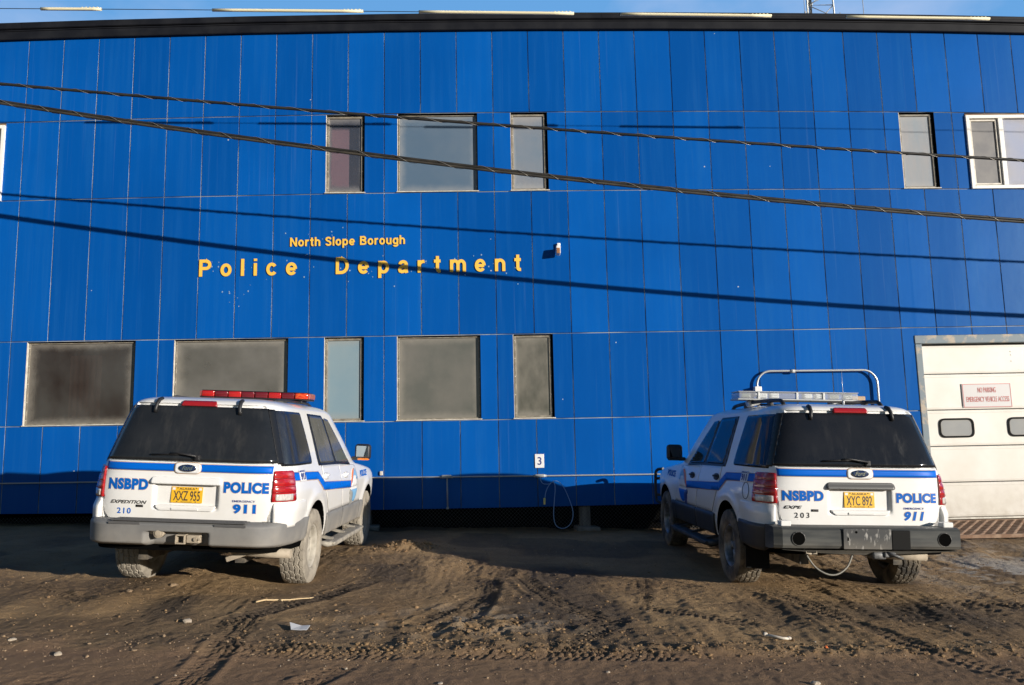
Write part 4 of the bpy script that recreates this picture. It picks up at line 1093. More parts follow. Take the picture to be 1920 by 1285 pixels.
def make_wheel(tyre_m, rim_m, hub_m, alloy):
    """returns meshes of one wheel turning about local X; outer face towards +X"""
    hub = Part()
    hub.lathe([(.050, .001), (.062, .02), (.060, .042), (.045, .055), (.02, .06)], (0, 0, 0), 20)
    for k in range(6):
        a = 2 * math.pi * k / 6
        hub.cyl((.02, .078 * math.cos(a), .078 * math.sin(a)), (.052, .078 * math.cos(a), .078 * math.sin(a)), .011, 6)
    ty = Part()
    nt, half = 288, .122
    cols = np.linspace(-half, half, 45)
    gro = [-.080, -.028, .028, .080]
    prof_in = [(-.100, .222), (-.122, .236), (-.138, .275), (-.141, .315), (-.135, .352), (-.128, .374)]
    prof_out = [(-x, r) for x, r in prof_in[::-1]]
    verts = []; m = len(prof_in) + len(cols) + len(prof_out)
    for k in range(nt):
        th = 2 * math.pi * k / nt; ca, sa = math.cos(th), math.sin(th)
        zig = .006 * (abs((k / 6.0) % 2 - 1) * 2 - 1)
        for (x, r) in prof_in: verts.append((x, r * ca, r * sa))
        for x in cols:
            r = .3995 - .011 * (abs(x) / half) ** 3.2
            g = min(abs(x - q - zig) for q in gro)
            d = 1 if g < .0062 else 0
            rib = sum(1 for q in gro if x > q + zig)
            ph = (k + (0, 5, 9, 2, 7)[rib] + abs(x) * 60) % 12
            if ph < 2.2: d = max(d, .85)
            verts.append((x, (r - .010 * d) * ca, (r - .010 * d) * sa))
        for (x, r) in prof_out: verts.append((x, r * ca, r * sa))
    fs = []
    for k in range(nt):
        k2 = (k + 1) % nt
        for j in range(m - 1): fs.append((k * m + j, k * m + j + 1, k2 * m + j + 1, k2 * m + j))
    ty.add(verts, fs, 0, False)
    rim = Part()
    rim.lathe([(.104, .232), (.112, .226), (.108, .214), (.085, .206), (.060, .198), (.030, .190), (-.095, .195), (-.108, .214), (-.112, .228)], (0, 0, 0), 64)
    if not alloy:
        rim.lathe([(.058, .199), (.048, .185), (.030, .172), (.040, .150), (.058, .125), (.050, .10), (.030, .088), (.030, .001)], (0, 0, 0), 64)
        for k in range(8):
            a = 2 * math.pi * (k + .5) / 8
            c = Vector((.046, .152 * math.cos(a), .152 * math.sin(a)))
            rim.cyl(c - Vector((.012, 0, 0)), c + Vector((.003, 0, 0)), .021, 14, mi=1)
    else:
        rim.lathe([(-.02, .197), (-.03, .05), (-.02, .001)], (0, 0, 0), 48, mi=1)
        rim.lathe([(.062, .001), (.064, .05), (.056, .072), (.020, .075)], (0, 0, 0), 32)
        for k in range(5):
            a = 2 * math.pi * k / 5
            for side in (-1, 1):
                aa = a + side * .10
                ra = Matrix.Rotation(aa, 4, 'X')
                b = bmesh.new(); bmesh.ops.create_cube(b, size=1)
                for v in b.verts:
                    t = v.co.y + .5; wd = .040 + .028 * t
                    v.co = Vector((.030 + v.co.x * .030 + .028 * (1 - t), .050 + t * .152, v.co.z * wd))
                bmesh.ops.bevel(b, geom=list(b.edges), offset=.006, segments=2, affect='EDGES')
                bmesh.ops.transform(b, matrix=ra, verts=b.verts); rim.bm(b, 0, True)
    return hub, ty, rim

def build_car(cfg):
    c = cfg['pose']
    root = empty("police_suv"); root.matrix_world = car_matrix(c)
    tag(root, cfg['label'], "car", "parked police cars")
    paint, clad, tyre_m, rim_m, glass = cfg['paint'], cfg['clad'], cfg['tyre'], cfg['rim'], cfg['glass']
    # ---------------- body shell
    zs = sorted(set(list(np.arange(.42, 1.0, .035)) + list(np.arange(1.0, 1.30, .012)) + list(np.arange(1.30, 1.80, .03)) + list(np.arange(1.80, 1.9, .007)) + [1.9, 1.906, 1.912, 1.9165, 1.92, 1.923, 1.925]))
    us = None; rings = []
    fr = np.concatenate([np.linspace(0, 1, 34)[:-1]])
    for z in zs:
        X, Y, L = contour(float(z)); m = len(X) - NF
        nr_i = len(X) - NF - NSD
        LA, LB, LC = L[nr_i - 1], L[m - 1], L[-1]
        q = np.concatenate([np.linspace(0, LA, 56)[:-1], np.linspace(LA, LB, 46)[:-1], np.linspace(LB, LC, 30)])
        xs_ = np.interp(q, L, X); ys_ = np.interp(q, L, Y)
        half = list(zip(xs_, ys_))
        pts = []
        for (x, y) in half:
            # the shell stands back behind the tailgate and its window
            if y < .5 and .66 < z < 1.83 and x < .80 - max(0, z - 1.27) * .3: y = y + .030
            pts.append((x, y))
        ring = [(x, y, z) for x, y in pts] + [(-x, y, z) for x, y in pts[-2:0:-1]]
        rings.append(ring)
    n = len(rings[0]); P_ = Part()
    P_.add([v for r_ in rings for v in r_], [(i * n + k, i * n + (k + 1) % n, (i + 1) * n + (k + 1) % n, (i + 1) * n + k) for i in range(len(rings) - 1) for k in range(n)], 0, True)
    P_.add(rings[-1], [tuple(range(n))], 0, True)
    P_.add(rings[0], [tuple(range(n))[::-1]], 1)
    body = P_.build("body", [paint, M['dark']], root)
    cut = Part()
    for yw in WHEEL_Y:
        for sx in (-1, 1): cut.cyl((sx * .58, yw, .40), (sx * 1.25, yw, .40), .452, 72)
    cu = cut.build("cutter", [M['dark']])
    md = body.modifiers.new("arches", 'BOOLEAN'); md.operation = 'DIFFERENCE'; md.object = cu; md.solver = 'EXACT'
    cu.parent = root
    bpy.context.view_layer.update()
    dg = bpy.context.evaluated_depsgraph_get()
    nm = bpy.data.meshes.new_from_object(body.evaluated_get(dg))
    body.modifiers.clear(); old = body.data; body.data = nm; nm.name = "body"
    bpy.data.objects.remove(cu)
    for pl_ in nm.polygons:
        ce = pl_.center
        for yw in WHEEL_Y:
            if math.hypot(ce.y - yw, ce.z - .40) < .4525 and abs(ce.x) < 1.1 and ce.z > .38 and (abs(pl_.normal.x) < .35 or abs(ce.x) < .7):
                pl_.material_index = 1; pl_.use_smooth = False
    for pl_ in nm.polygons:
        if pl_.center.y < .98 and pl_.center.z < .56: pl_.material_index = 1  # lower tail of the shell blackened for the shade under the bumper
    try: nm.set_sharp_from_angle(angle=R(40))
    except Exception: pass

    # ---------------- tailgate with number-plate recess
    def tg_off(s, z):
        d = .004
        a = abs(s)
        m_ = (1 - sstep(.290, .322, a)) * sstep(.800, .845, z) * (1 - sstep(1.050, 1.062, z))
        d -= .036 * float(m_)
        cr = (1 - sstep(.0, .03, abs(z - 1.168)))
        return d + .002 * float(cr)
    P_ = Part()
    zt = 1.262
    poly = round_poly([(s_x(-.800, .70), .695), (s_x(.800, .70), .695), (s_x(.812, zt), zt), (s_x(-.812, zt), zt)], [.16, .16, .01, .01], 8)
    patch(P_, poly, .0135, tg_off, .05)
    tg = P_.build("tailgate", [paint], root)
    # visor over the plate, latch strip under it
    P_ = Part()
    def vis_off(s, z): return .012 + .020 * float(sstep(1.12, 1.06, z))
    patch(P_, round_poly([(-.345, 1.052), (.345, 1.052), (.335, 1.120), (-.335, 1.120)], [.03, .03, .05, .05], 6), .02, vis_off, .03, sy=.01)
    P_.build("plate_visor", cfg['visor'], tg)
    P_ = Part()
    patch(P_, round_poly([(-.255, .800), (.255, .800), (.305, .850), (-.305, .850)], [.04, .04, .01, .01], 6), .02, lambda s, z: .014 - .012 * float(sstep(.83, .85, z)), .03, sy=.008)
    P_.build("latch_strip", [paint], tg)
    P_ = Part(); P_.box((0.0, F_YR(.82) - .017, .818), (.26, .012, .022), bevel=.005); P_.build("handle", [paint], tg)
    # stripe with the white swell round the emblem
    P_ = Part()
    patch(P_, [(s_x(-.805, 1.17), 1.168), (s_x(.805, 1.17), 1.168), (s_x(.808, 1.25), 1.250), (s_x(-.808, 1.25), 1.250)], .03, .0062, .003, 1)
    patch(P_, [(s_x(-.805, 1.17), 1.174), (s_x(.805, 1.17), 1.174), (s_x(.808, 1.25), 1.244), (s_x(-.808, 1.25), 1.244)], .03, .0070, .003, 0)
    P_.build("stripe", [M['stripe'], M['gold']], tg)
    P_ = Part()
    patch(P_, round_poly([(-.135, 1.150), (.135, 1.150), (.135, 1.262), (-.135, 1.262)], .058, 8), .02, .0088, .003, 1)
    patch(P_, round_poly([(-.129, 1.156), (.129, 1.156), (.129, 1.256), (-.129, 1.256)], .052, 8), .02, .0096, .003, 0)
    P_.build("emblem_field", [M['whitevinyl'], M['gold']], tg)
    P_ = Part()
    patch(P_, ellipse(0, 1.205, .088, .036), .02, .016, .008, 1); patch(P_, ellipse(0, 1.205, .082, .031), .02, .018, .004, 0)
    solid_text(P_, "Ford", lambda s, z, o: surf(s, z, .0182 + o), -.052, .055, 1.186, 1.226, .0015, 1, .01, .45)
    P_.build("emblem", [M['emblem'], M['chrome']], tg)
    # writing
    def rear_text(name, body, x0, x1, z0, z1, ms, bold=.02, shear=0.0, space=1.0, outline=None, off=.0055):
        Q = Part()
        if outline: solid_text(Q, body, lambda s, z, o: surf(s, z, off + o), x0 - .004, x1 + .004, z0 - .004, z1 + .004, .0008, 1, bold + outline, shear, space)
        solid_text(Q, body, lambda s, z, o: surf(s, z, off + .0012 + o), x0, x1, z0, z1, .0008, 0, bold, shear, space)
        return Q.build(name, ms, tg)
    bt = [M['bluetxt'], M['gold']]
    if cfg['kind'] == 'dusty':
        rear_text("lettering", "NSBPD", -.765, -.370, .985, 1.092, bt, .058, 0, 1.10, .022)
        rear_text("lettering", "POLICE", .362, .790, .982, 1.088, bt, .058, 0, 1.10, .022)
        rear_text("lettering", "911", .462, .680, .790, .878, bt, .055, 0, 1.15, .02)
        rear_text("lettering", "EMERGENCY", .452, .672, .897, .917, [M['navytxt']], .012)
        rear_text("unit_number", "210", -.655, -.520, .757, .812, [M['bluetxt']], .018, 0, 1.25)
        rear_text("badge", "EXPEDITION", -.730, -.372, .852, .885, [M['badge']], .03, .35, 1.05)
        Q = Part(); patch(Q, [(-.475, .822), (-.405, .822), (-.405, .845), (-.475, .845)], .03, .008, .005); solid_text(Q, "XLT", lambda s, z, o: surf(s, z, .0082 + o), -.468, -.412, .826, .841, .001, 1, .02, .3); Q.build("trim_badge", [M['blackplastic'], M['chrome']], tg)
    else:
        rear_text("lettering", "NSBPD", -.775, -.370, .935, 1.035, bt, .058, 0, 1.10, .022)
        rear_text("lettering", "POLICE", .360, .778, .925, 1.022, bt, .058, 0, 1.10, .022)
        rear_text("lettering", "911", .435, .640, .752, .842, bt, .05, .2, 1.15, .02)
        rear_text("lettering", "EMERGENCY", .432, .640, .862, .882, [M['navytxt']], .012)
        rear_text("unit_number", "203", -.660, -.515, .770, .822, [M['blacktxt']], .008, 0, 1.5)
        rear_text("badge", "EXPE", -.765, -.585, .858, .888, [M['blacktxt']], .03, .35, 1.05)
        Q = Part(); patch(Q, [(-.495, .832), (-.425, .832), (-.425, .855), (-.495, .855)], .03, .008, .005); solid_text(Q, "XLT", lambda s, z, o: surf(s, z, .0082 + o), -.488, -.432, .836, .851, .001, 1, .02, .3); Q.build("trim_badge", [M['blackplastic'], M['chrome']], tg)
    # number plate
    Q = Part(); py = F_YR(.95) + .022
    Q.box((0, py, .949), (.305, .004, .152), rot=(R(-2.2), 0, 0), bevel=.0015)
    tl = R(-2.2)
    def onplate(x, z, o):
        dz = z - .949; return Vector((x, py - .0025 - o - dz * math.sin(tl), .949 + dz * math.cos(tl)))
    solid_text(Q, cfg['plate'], onplate, -.128, .128, .894, .986, .0012, 1, .004)
    solid_text(Q, "ALASKA", onplate, -.075, .075, .997, 1.017, .0012, 1, .012, 0, 1.15)
    solid_text(Q, "The Last Frontier", onplate, -.055, .055, .879, .887, .001, 1, .0)
    for sx in (-1, 1):
        Q.box(onplate(sx * .128, 1.006, .0006), (.028, .001, .022), mi=2)
        for zz in (1.014, .884): Q.cyl(onplate(sx * .09, zz, 0), onplate(sx * .09, zz, .003), .005, 8, mi=1)
    Q.build("license_plate", [M['plate'], M['platetxt'], M['whitevinyl']], tg)
    # rear glass, brake lamp, hinges, wiper
    Q = Part(); z0, z1 = 1.272, 1.806
    patch(Q, round_poly([(s_x(-.842, z0), z0), (s_x(.842, z0), z0), (s_x(.672, z1), z1), (s_x(-.672, z1), z1)], .012, 3), .035, .005, .03)
    rg = Q.build("rear_glass", [glass], root)
    Q = Part()
    patch(Q, round_poly([(-.178, 1.806), (.178, 1.806), (.170, 1.852), (-.170, 1.852)], [.008, .008, .022, .022], 5), .02, .018, .03)
    Q.build("brake_lamp", [M['brake']], root)
    for sx in (-1, 1):
        Q = Part()
        pts = [surf(sx * .405, 1.872, .004), surf(sx * .408, 1.85, .020), surf(sx * .412, 1.81, .027), surf(sx * .418, 1.765, .022), surf(sx * .421, 1.735, .014)]
        Q.tube(pts, .021, 10, r2=.017); Q.build("glass_hinge", [M['blackplastic']], root)
    Q = Part()
    pv = surf(.085, 1.305, .012)
    Q.box(pv, (.055, .04, .058), bevel=.012); Q.cyl(pv + Vector((0, -.01, .012)), pv + Vector((0, -.035, .012)), .016, 10)
    Q.tube([pv + Vector((0, -.03, .014)), surf(-.10, 1.338, .040), surf(-.18, 1.334, .034)], .009, 8)
    Q.tube([surf(.02, 1.332, .020), surf(-.18, 1.330, .026), surf(-.37, 1.322, .018)], .008, 6)
    Q.build("rear_wiper", [M['blackplastic']], root)
    # roof lip seam
    # ---------------- sides
    for sg in (-1, 1):
        def sd(y, z): return sg * s_y(y, z)
        def PY(L_): return [(sd(y, z), z) for y, z in L_]
        # black window band, then panes
        Q = Part()
        patch(Q, [(sg * s_x(.836, 1.262), 1.262), (sg * s_x(.875, 1.262), 1.262), (sg * s_x(.712, 1.80), 1.80), (sg * s_x(.664, 1.80), 1.80)], .02, .0062, .012)
        Q.build("pillar_trim", [M['trim']], root); Q = Part()
        patch(Q, PY([(1.455, 1.215), (3.20, 1.165), (3.10, 1.32), (2.62, 1.752), (2.04, 1.785), (1.42, 1.790)]), .05, .0035, .004)
        Q.build("window_trim", [M['trim']], root)
        Q = Part(); zb_, zt_ = 1.243, 1.792
        sr0, sr1 = s_x(.862, zb_), s_x(.700, zt_)
        patch(Q, round_poly([(sg * sr0, zb_), (sd(1.215, zb_), zb_), (sd(1.125, zt_), zt_), (sg * sr1, zt_)], [.012, .05, .07, .012], 5), .035, .004, .02)
        Q.build("quarter_glass", [glass], root)
        dz = []
        for nm_, pts, win, hand in (("rear_door", [(1.575, 1.212), (2.405, 1.200), (2.565, .672), (1.86, .672), (1.56, 1.02)], [(1.555, 1.240), (2.255, 1.228), (2.055, 1.762), (1.485, 1.772)], (1.675, 1.088)),
                                    ("front_door", [(2.417, 1.200), (3.47, 1.158), (3.66, .672), (2.577, .672)], [(2.335, 1.232), (3.115, 1.198), (2.96, 1.44), (2.62, 1.735), (2.125, 1.762)], (2.72, 1.055))):
            Q = Part()
            cx_ = sum(y for y, z in pts) / len(pts); cz_ = sum(z for y, z in pts) / len(pts)
            big = [(y + math.copysign(.007, y - cx_), z + math.copysign(.006, z - cz_)) for y, z in pts]
            patch(Q, PY(big), .05, .0012, .003, 1)
            patch(Q, round_poly(PY(pts), .02, 3), .04, .0042, .004, 0)
            d = Q.build(nm_, [paint, M['lineddark']], root)
            Q = Part(); patch(Q, round_poly(PY(win), .03, 3), .04, .0062, .004); Q.build("window", [cfg['sideglass']], d)
            Q = Part(); hy, hz = hand
            def hoff(s, z): return .006 + .016 * max(0, 1 - (((abs(s) - abs(sd(hy, hz))) / .105) ** 4 + ((z - hz) / .042) ** 4))
            patch(Q, ellipse(sd(hy, hz), hz, .105, .040, 24), .012, hoff, .006)
            gp = surf(sd(hy, hz), hz + .006, .034); ga = surf(sd(hy - .085, hz), hz + .004, .022); gb = surf(sd(hy + .085, hz), hz + .004, .022)
            Q.tube([ga, gp, gb], .013, 10)
            Q.build("handle", [cfg['handle']], d)
        # stripe along the side
        Q = Part()
        for (o, mi, e) in ((.0072, 1, .006), (.0082, 0, 0)):
            patch(Q, PY([(.40, 1.101 - e), (1.29, 1.072 - e), (1.345, 1.152 + e), (.40, 1.181 + e)]), .04, o, .003, mi)
            patch(Q, PY([(1.29 - e * .5, 1.072 - e), (1.525, .942 - e), (1.565, 1.030 + e), (1.345 + e * .5, 1.152 + e)]), .04, o, .003, mi)
            patch(Q, PY([(1.525 - e * .3, .942 - e), (3.02, .880 - e), (3.02, .966 + e), (1.565 + e * .3, 1.030 + e)]), .05, o, .003, mi)
        Q.build("side_stripe", [M['stripe'], M['gold']], root)
        Q = Part()
        patch(Q, PY([(.60, 1.085), (.80, 1.080), (.80, 1.190), (.60, 1.193)]), .012, .0120, .003, 0)
        flip = (lambda a: a)
        a, b_ = sorted((sd(.625, 1.13), sd(.775, 1.13)))
        solid_text(Q, "911", lambda s, z, o: surf(s, z, .0150 + o), a, b_, 1.094, 1.165, .001, 1, .05)
        a, b_ = sorted((sd(.60, 1.18), sd(.80, 1.18)))
        solid_text(Q, "EMERGENCY", lambda s, z, o: surf(s, z, .0150 + o), a, b_, 1.172, 1.190, .001, 1, .01)
        Q.build("side_decal", [M['whitevinyl'], M['navytxt']], root)
        # round seal on the front door: sun, snow, water and a walking bear
        Q = Part(); sc, zc = abs(sd(3.19, .90)), .90
        def disc(pts_, o, mi): patch(Q, [(sg * (sc + y), zc + z) for y, z in pts_], .04, o, .003, mi)
        rx, rz = .215, .225
        disc([(rx * math.cos(t), rz * math.sin(t)) for t in np.linspace(0, 2 * math.pi, 30)[:-1]], .0072, 0)
        disc([(rx * .96 * math.cos(t), rz * .96 * math.sin(t)) for t in np.linspace(.35, math.pi - .1, 14)], .0080, 4)
        disc([(rx * .96 * math.cos(t), rz * .96 * math.sin(t)) for t in np.linspace(1.45, math.pi + .12, 12)] , .0088, 1)
        disc([(-.16, -.02), (.17, -.02), (.10, .12), (.04, .05), (-.02, .13)][:3] + [(-.02, .13)], .0096, 0)
        disc([(rx * .96 * math.cos(t), rz * .96 * math.sin(t)) for t in np.linspace(math.pi + .25, 2 * math.pi - .25, 14)], .0096, 2)
        for (cy_, cz_, ry_, rz_) in ((-.15, -.135, .085, .075), (-.225, -.075, .040, .034), (-.12, -.215, .022, .06), (-.19, -.215, .022, .06)):
            disc([(cy_ + ry_ * math.cos(t), cz_ + rz_ * math.sin(t)) for t in np.linspace(0, 2 * math.pi, 16)[:-1]], .0106, 3)
        Q.build("door_seal", [M['whitevinyl'], M['orange'], M['lightblue'] if cfg['kind'] == 'dusty' else M['stripe'], M['greyvinyl'] if cfg['kind'] == 'dusty' else M['navytxt'], M['lightblue']], root)
        Q = Part(); a, b_ = sorted((sd(3.62, 1.04), sd(4.22, 1.04)))
        solid_text(Q, "POLICE", lambda s, z, o: surf(s, z, .0042 + o), a, b_, .985, 1.075, .001, 0, .035, .15)
        Q.build("fender_lettering", [M['bluetxt']], root)
        # cladding along the sill, split at the doors
        for y0, y1, rr in ((1.72, 1.80, 0), (1.815, 2.572, 1), (2.592, 3.62, 1), (3.635, 3.80, 0)):
            Q = Part()
            def coff(s, z): return .008 + .016 * float(sstep(.665, .635, z)) * float(sstep(.405, .43, z))
            patch(Q, round_poly(PY([(y0, .41), (y1, .41), (y1 - .02, .664), (y0 - .02 if y0 > 1.75 else y0, .664)]), .015, 3), .04, coff, .02, sy=.02)
            Q.build("cladding", [clad], root)
        # tail lamp
        Q = Part(); zl0, zl1 = .905, 1.200
        a0, a1 = abs(s_x(.812, 1.05)), abs(s_y(.425, 1.05))
        def loff(s, z): return .014 + .006 * abs(math.sin((z - .905) * math.pi / .0745)) ** .5
        patch(Q, round_poly([(sg * a0, zl0), (sg * (a1 + .02), zl0), (sg * (a1 - .01), zl1), (sg * (a0 + .008), zl1)], [.01, .02, .045, .015], 5), .02, loff, .03, sy=.0075)
        tlp = Q.build("tail_lamp", [M['lens']], root)
        Q = Part()
        patch(Q, round_poly([(sg * (a0 + .035), .918), (sg * (a1 - .045), .918), (sg * (a1 - .045), .978), (sg * (a0 + .035), .978)], .012, 3), .02, .0215, .01)
        Q.build("reverse_lamp", [M['clear']], tlp)
        Q = Part()
        for zz in (.992, 1.046, 1.123): patch(Q, [(sg * (a0 + .012), zz), (sg * (a1 + .004), zz), (sg * (a1 + .004), zz + .005), (sg * (a0 + .012), zz + .005)], .03, .0212, .006)
        Q.build("lamp_rib", [M['lensdark']], tlp)
        # white shoulder of the bumper under the lamp
        Q = Part()
        ss0, ss1 = abs(s_x(.828, .8)), abs(s_y(.86, .8))
        def soff(s, z):
            t = min(1, max(0, (abs(s) - ss0) / (ss1 - ss0)))
            return .008 + (.040 * (1 - t) ** 1.5) * float(sstep(.900, .80, z)) * float(sstep(0, .03, abs(s) - ss0 + .02))
        patch(Q, round_poly([(sg * ss0, .66), (sg * ss1, .66), (sg * (ss1 - .10), .896), (sg * ss0, .896)], [.01, .01, .03, .03], 4), .02, soff, .10)
        Q.build("bumper_shoulder", [paint], root)
        # mirror
        mo_ = Part(); mc = Vector((sg * 1.062, 3.36, 1.335))
        mo_.box(mc + Vector((0, .045, 0)), (.215, .12, .215), rot=(0, 0, sg * R(-6)), bevel=.045, seg=4, smooth=True)
        mo_.box((sg * .965, 3.38, 1.245), (.10, .07, .05), bevel=.015)
        patch(mo_, [(sd(3.20, 1.20), 1.165), (sd(3.40, 1.17), 1.165), (sd(3.30, 1.3), 1.30), (sd(3.12, 1.32), 1.33)], .03, .012, .02)
        mro = mo_.build("mirror", [M['blackplastic']], root)
        Q = Part(); Q.box(mc + Vector((0, -.018, .008)), (.165, .008, .150), rot=(0, 0, sg * R(-6)), bevel=.003); Q.build("mirror_glass", [M['mirror'] if cfg['kind'] == 'dusty' else M['mirrorshade']], mro)
        Q = Part(); Q.box(mc + Vector((sg * .01, .02, -.098)), (.16, .08, .028), rot=(0, 0, sg * R(-6)), bevel=.010); Q.build("turn_lamp", [M['amber']] if sg > 0 else [M['blackplastic']], mro)
        # running board
        Q = Part()
        yy0, yy1 = 1.74, 3.46
        Q.box((sg * 1.035, (yy0 + yy1) / 2, .325), (.155, yy1 - yy0, .030), bevel=.012, seg=3)
        Q.tube([(sg * .90, yy0 - .04, .34), (sg * 1.04, yy0 - .05, .318), (sg * 1.085, yy0 + .14, .312), (sg * 1.085, yy1 - .14, .312), (sg * 1.04, yy1 + .03, .318), (sg * .90, yy1 + .04, .34)], .030, 12)
        for yb in (2.0, 2.65, 3.25): Q.box((sg * .93, yb, .36), (.20, .06, .03), rot=(0, sg * R(12), 0))
        Q.build("running_board", [cfg['board']], root)
        # wheels
        for wy in WHEEL_Y:
            steer = 0
            wl = cfg['wheel'][0].copy() if cfg['wheel'][0].get('used') else cfg['wheel'][0]
            ch = [q if not cfg['wheel'][0].get('used') else q.copy() for q in cfg['wheel'][1:]]
            if cfg['wheel'][0].get('used'):
                for q in [wl] + ch: COL.objects.link(q)
                if 'used' in wl: del wl['used']
            wl.parent = root; wl.location = (sg * .86, wy, .360); wl.rotation_euler = (random.uniform(0, 6), 0, 0 if sg > 0 else math.pi)
            for q in ch: q.parent = wl
            cfg['wheel'][0]['used'] = 1
    del cfg['wheel'][0]['used']
    # windscreen, nose lamps
    Q = Part()
    def fs_(x, z):
        X, Y, L = contour(z); i = int(np.argmax(X < 1e9)); k = len(X) - NF
        return L[-1] - float(np.interp(abs(x), X[k - 1:][::-1], (L[-1] - L[k - 1:])[::-1]))
    for sg in (-1, 1):
        patch(Q, [(sg * fs_(.86, 1.25), 1.235), (sg * fs_(.005, 1.25), 1.235), (sg * fs_(.005, 1.79), 1.79), (sg * fs_(.64, 1.79), 1.79)], .05, .004, .02)
    Q.build("windscreen", [glass], root)
    for sg in (-1, 1):
        Q = Part(); patch(Q, round_poly([(sg * fs_(.93, .88), .78), (sg * fs_(.52, .88), .78), (sg * fs_(.52, .88), .98), (sg * fs_(.91, .88), .98)], .03, 4), .03, .006, .02); Q.build("headlamp", [M['clear']], root)
    Q = Part(); patch(Q, [(fs_(.45, .85), .72), (fs_(.005, .85), .72), (fs_(.005, .85), .97), (fs_(.45, .85), .97)], .05, .008, .02); patch(Q, [(-fs_(.45, .85), .72), (-fs_(.005, .85), .72), (-fs_(.005, .85), .97), (-fs_(.45, .85), .97)], .05, .008, .02); Q.build("grille", [M['blackplastic']], root)
    # ---------------- underneath
    Q = Part()
    Q.box((0, 2.7, .42), (1.1, 4.3, .10)); Q.box((-.48, 2.7, .36), (.09, 4.6, .14)); Q.box((.48, 2.7, .36), (.09, 4.6, .14))
    Q.box((0, .55, .50), (1.5, .55, .16))
    Q.build("chassis", [M['steel']], root)
    Q = Part()
    for wy in WHEEL_Y: Q.cyl((-.75, wy, .40), (.75, wy, .40), .045, 12)
    Q.box((.02, 1.24, .38), (.24, .26, .24), bevel=.09, seg=3, smooth=True)
    for sx in (-1, 1): Q.tube([(sx * .55, 1.45, .45), (sx * .62, 1.30, .28), (sx * .62, 1.18, .25)], .035, 8); Q.cyl((sx * .58, 1.05, .30), (sx * .50, .95, .62), .03, 10)
    Q.build("axle", [M['steel']], root)
    Q = Part(); Q.lathe([(-.10, .20), (-.115, .28), (-.09, .36), (.09, .36), (.115, .28), (.10, .20)], (0, 0, 0), 32, closed=True)
    for i, v in enumerate(Q.v): Q.v[i] = (v[1], v[2] + .70, v[0] + .53)
    Q.build("spare_tyre", [M['rubber']], root)
    cfg['tail'](root, paint, clad)
    return root

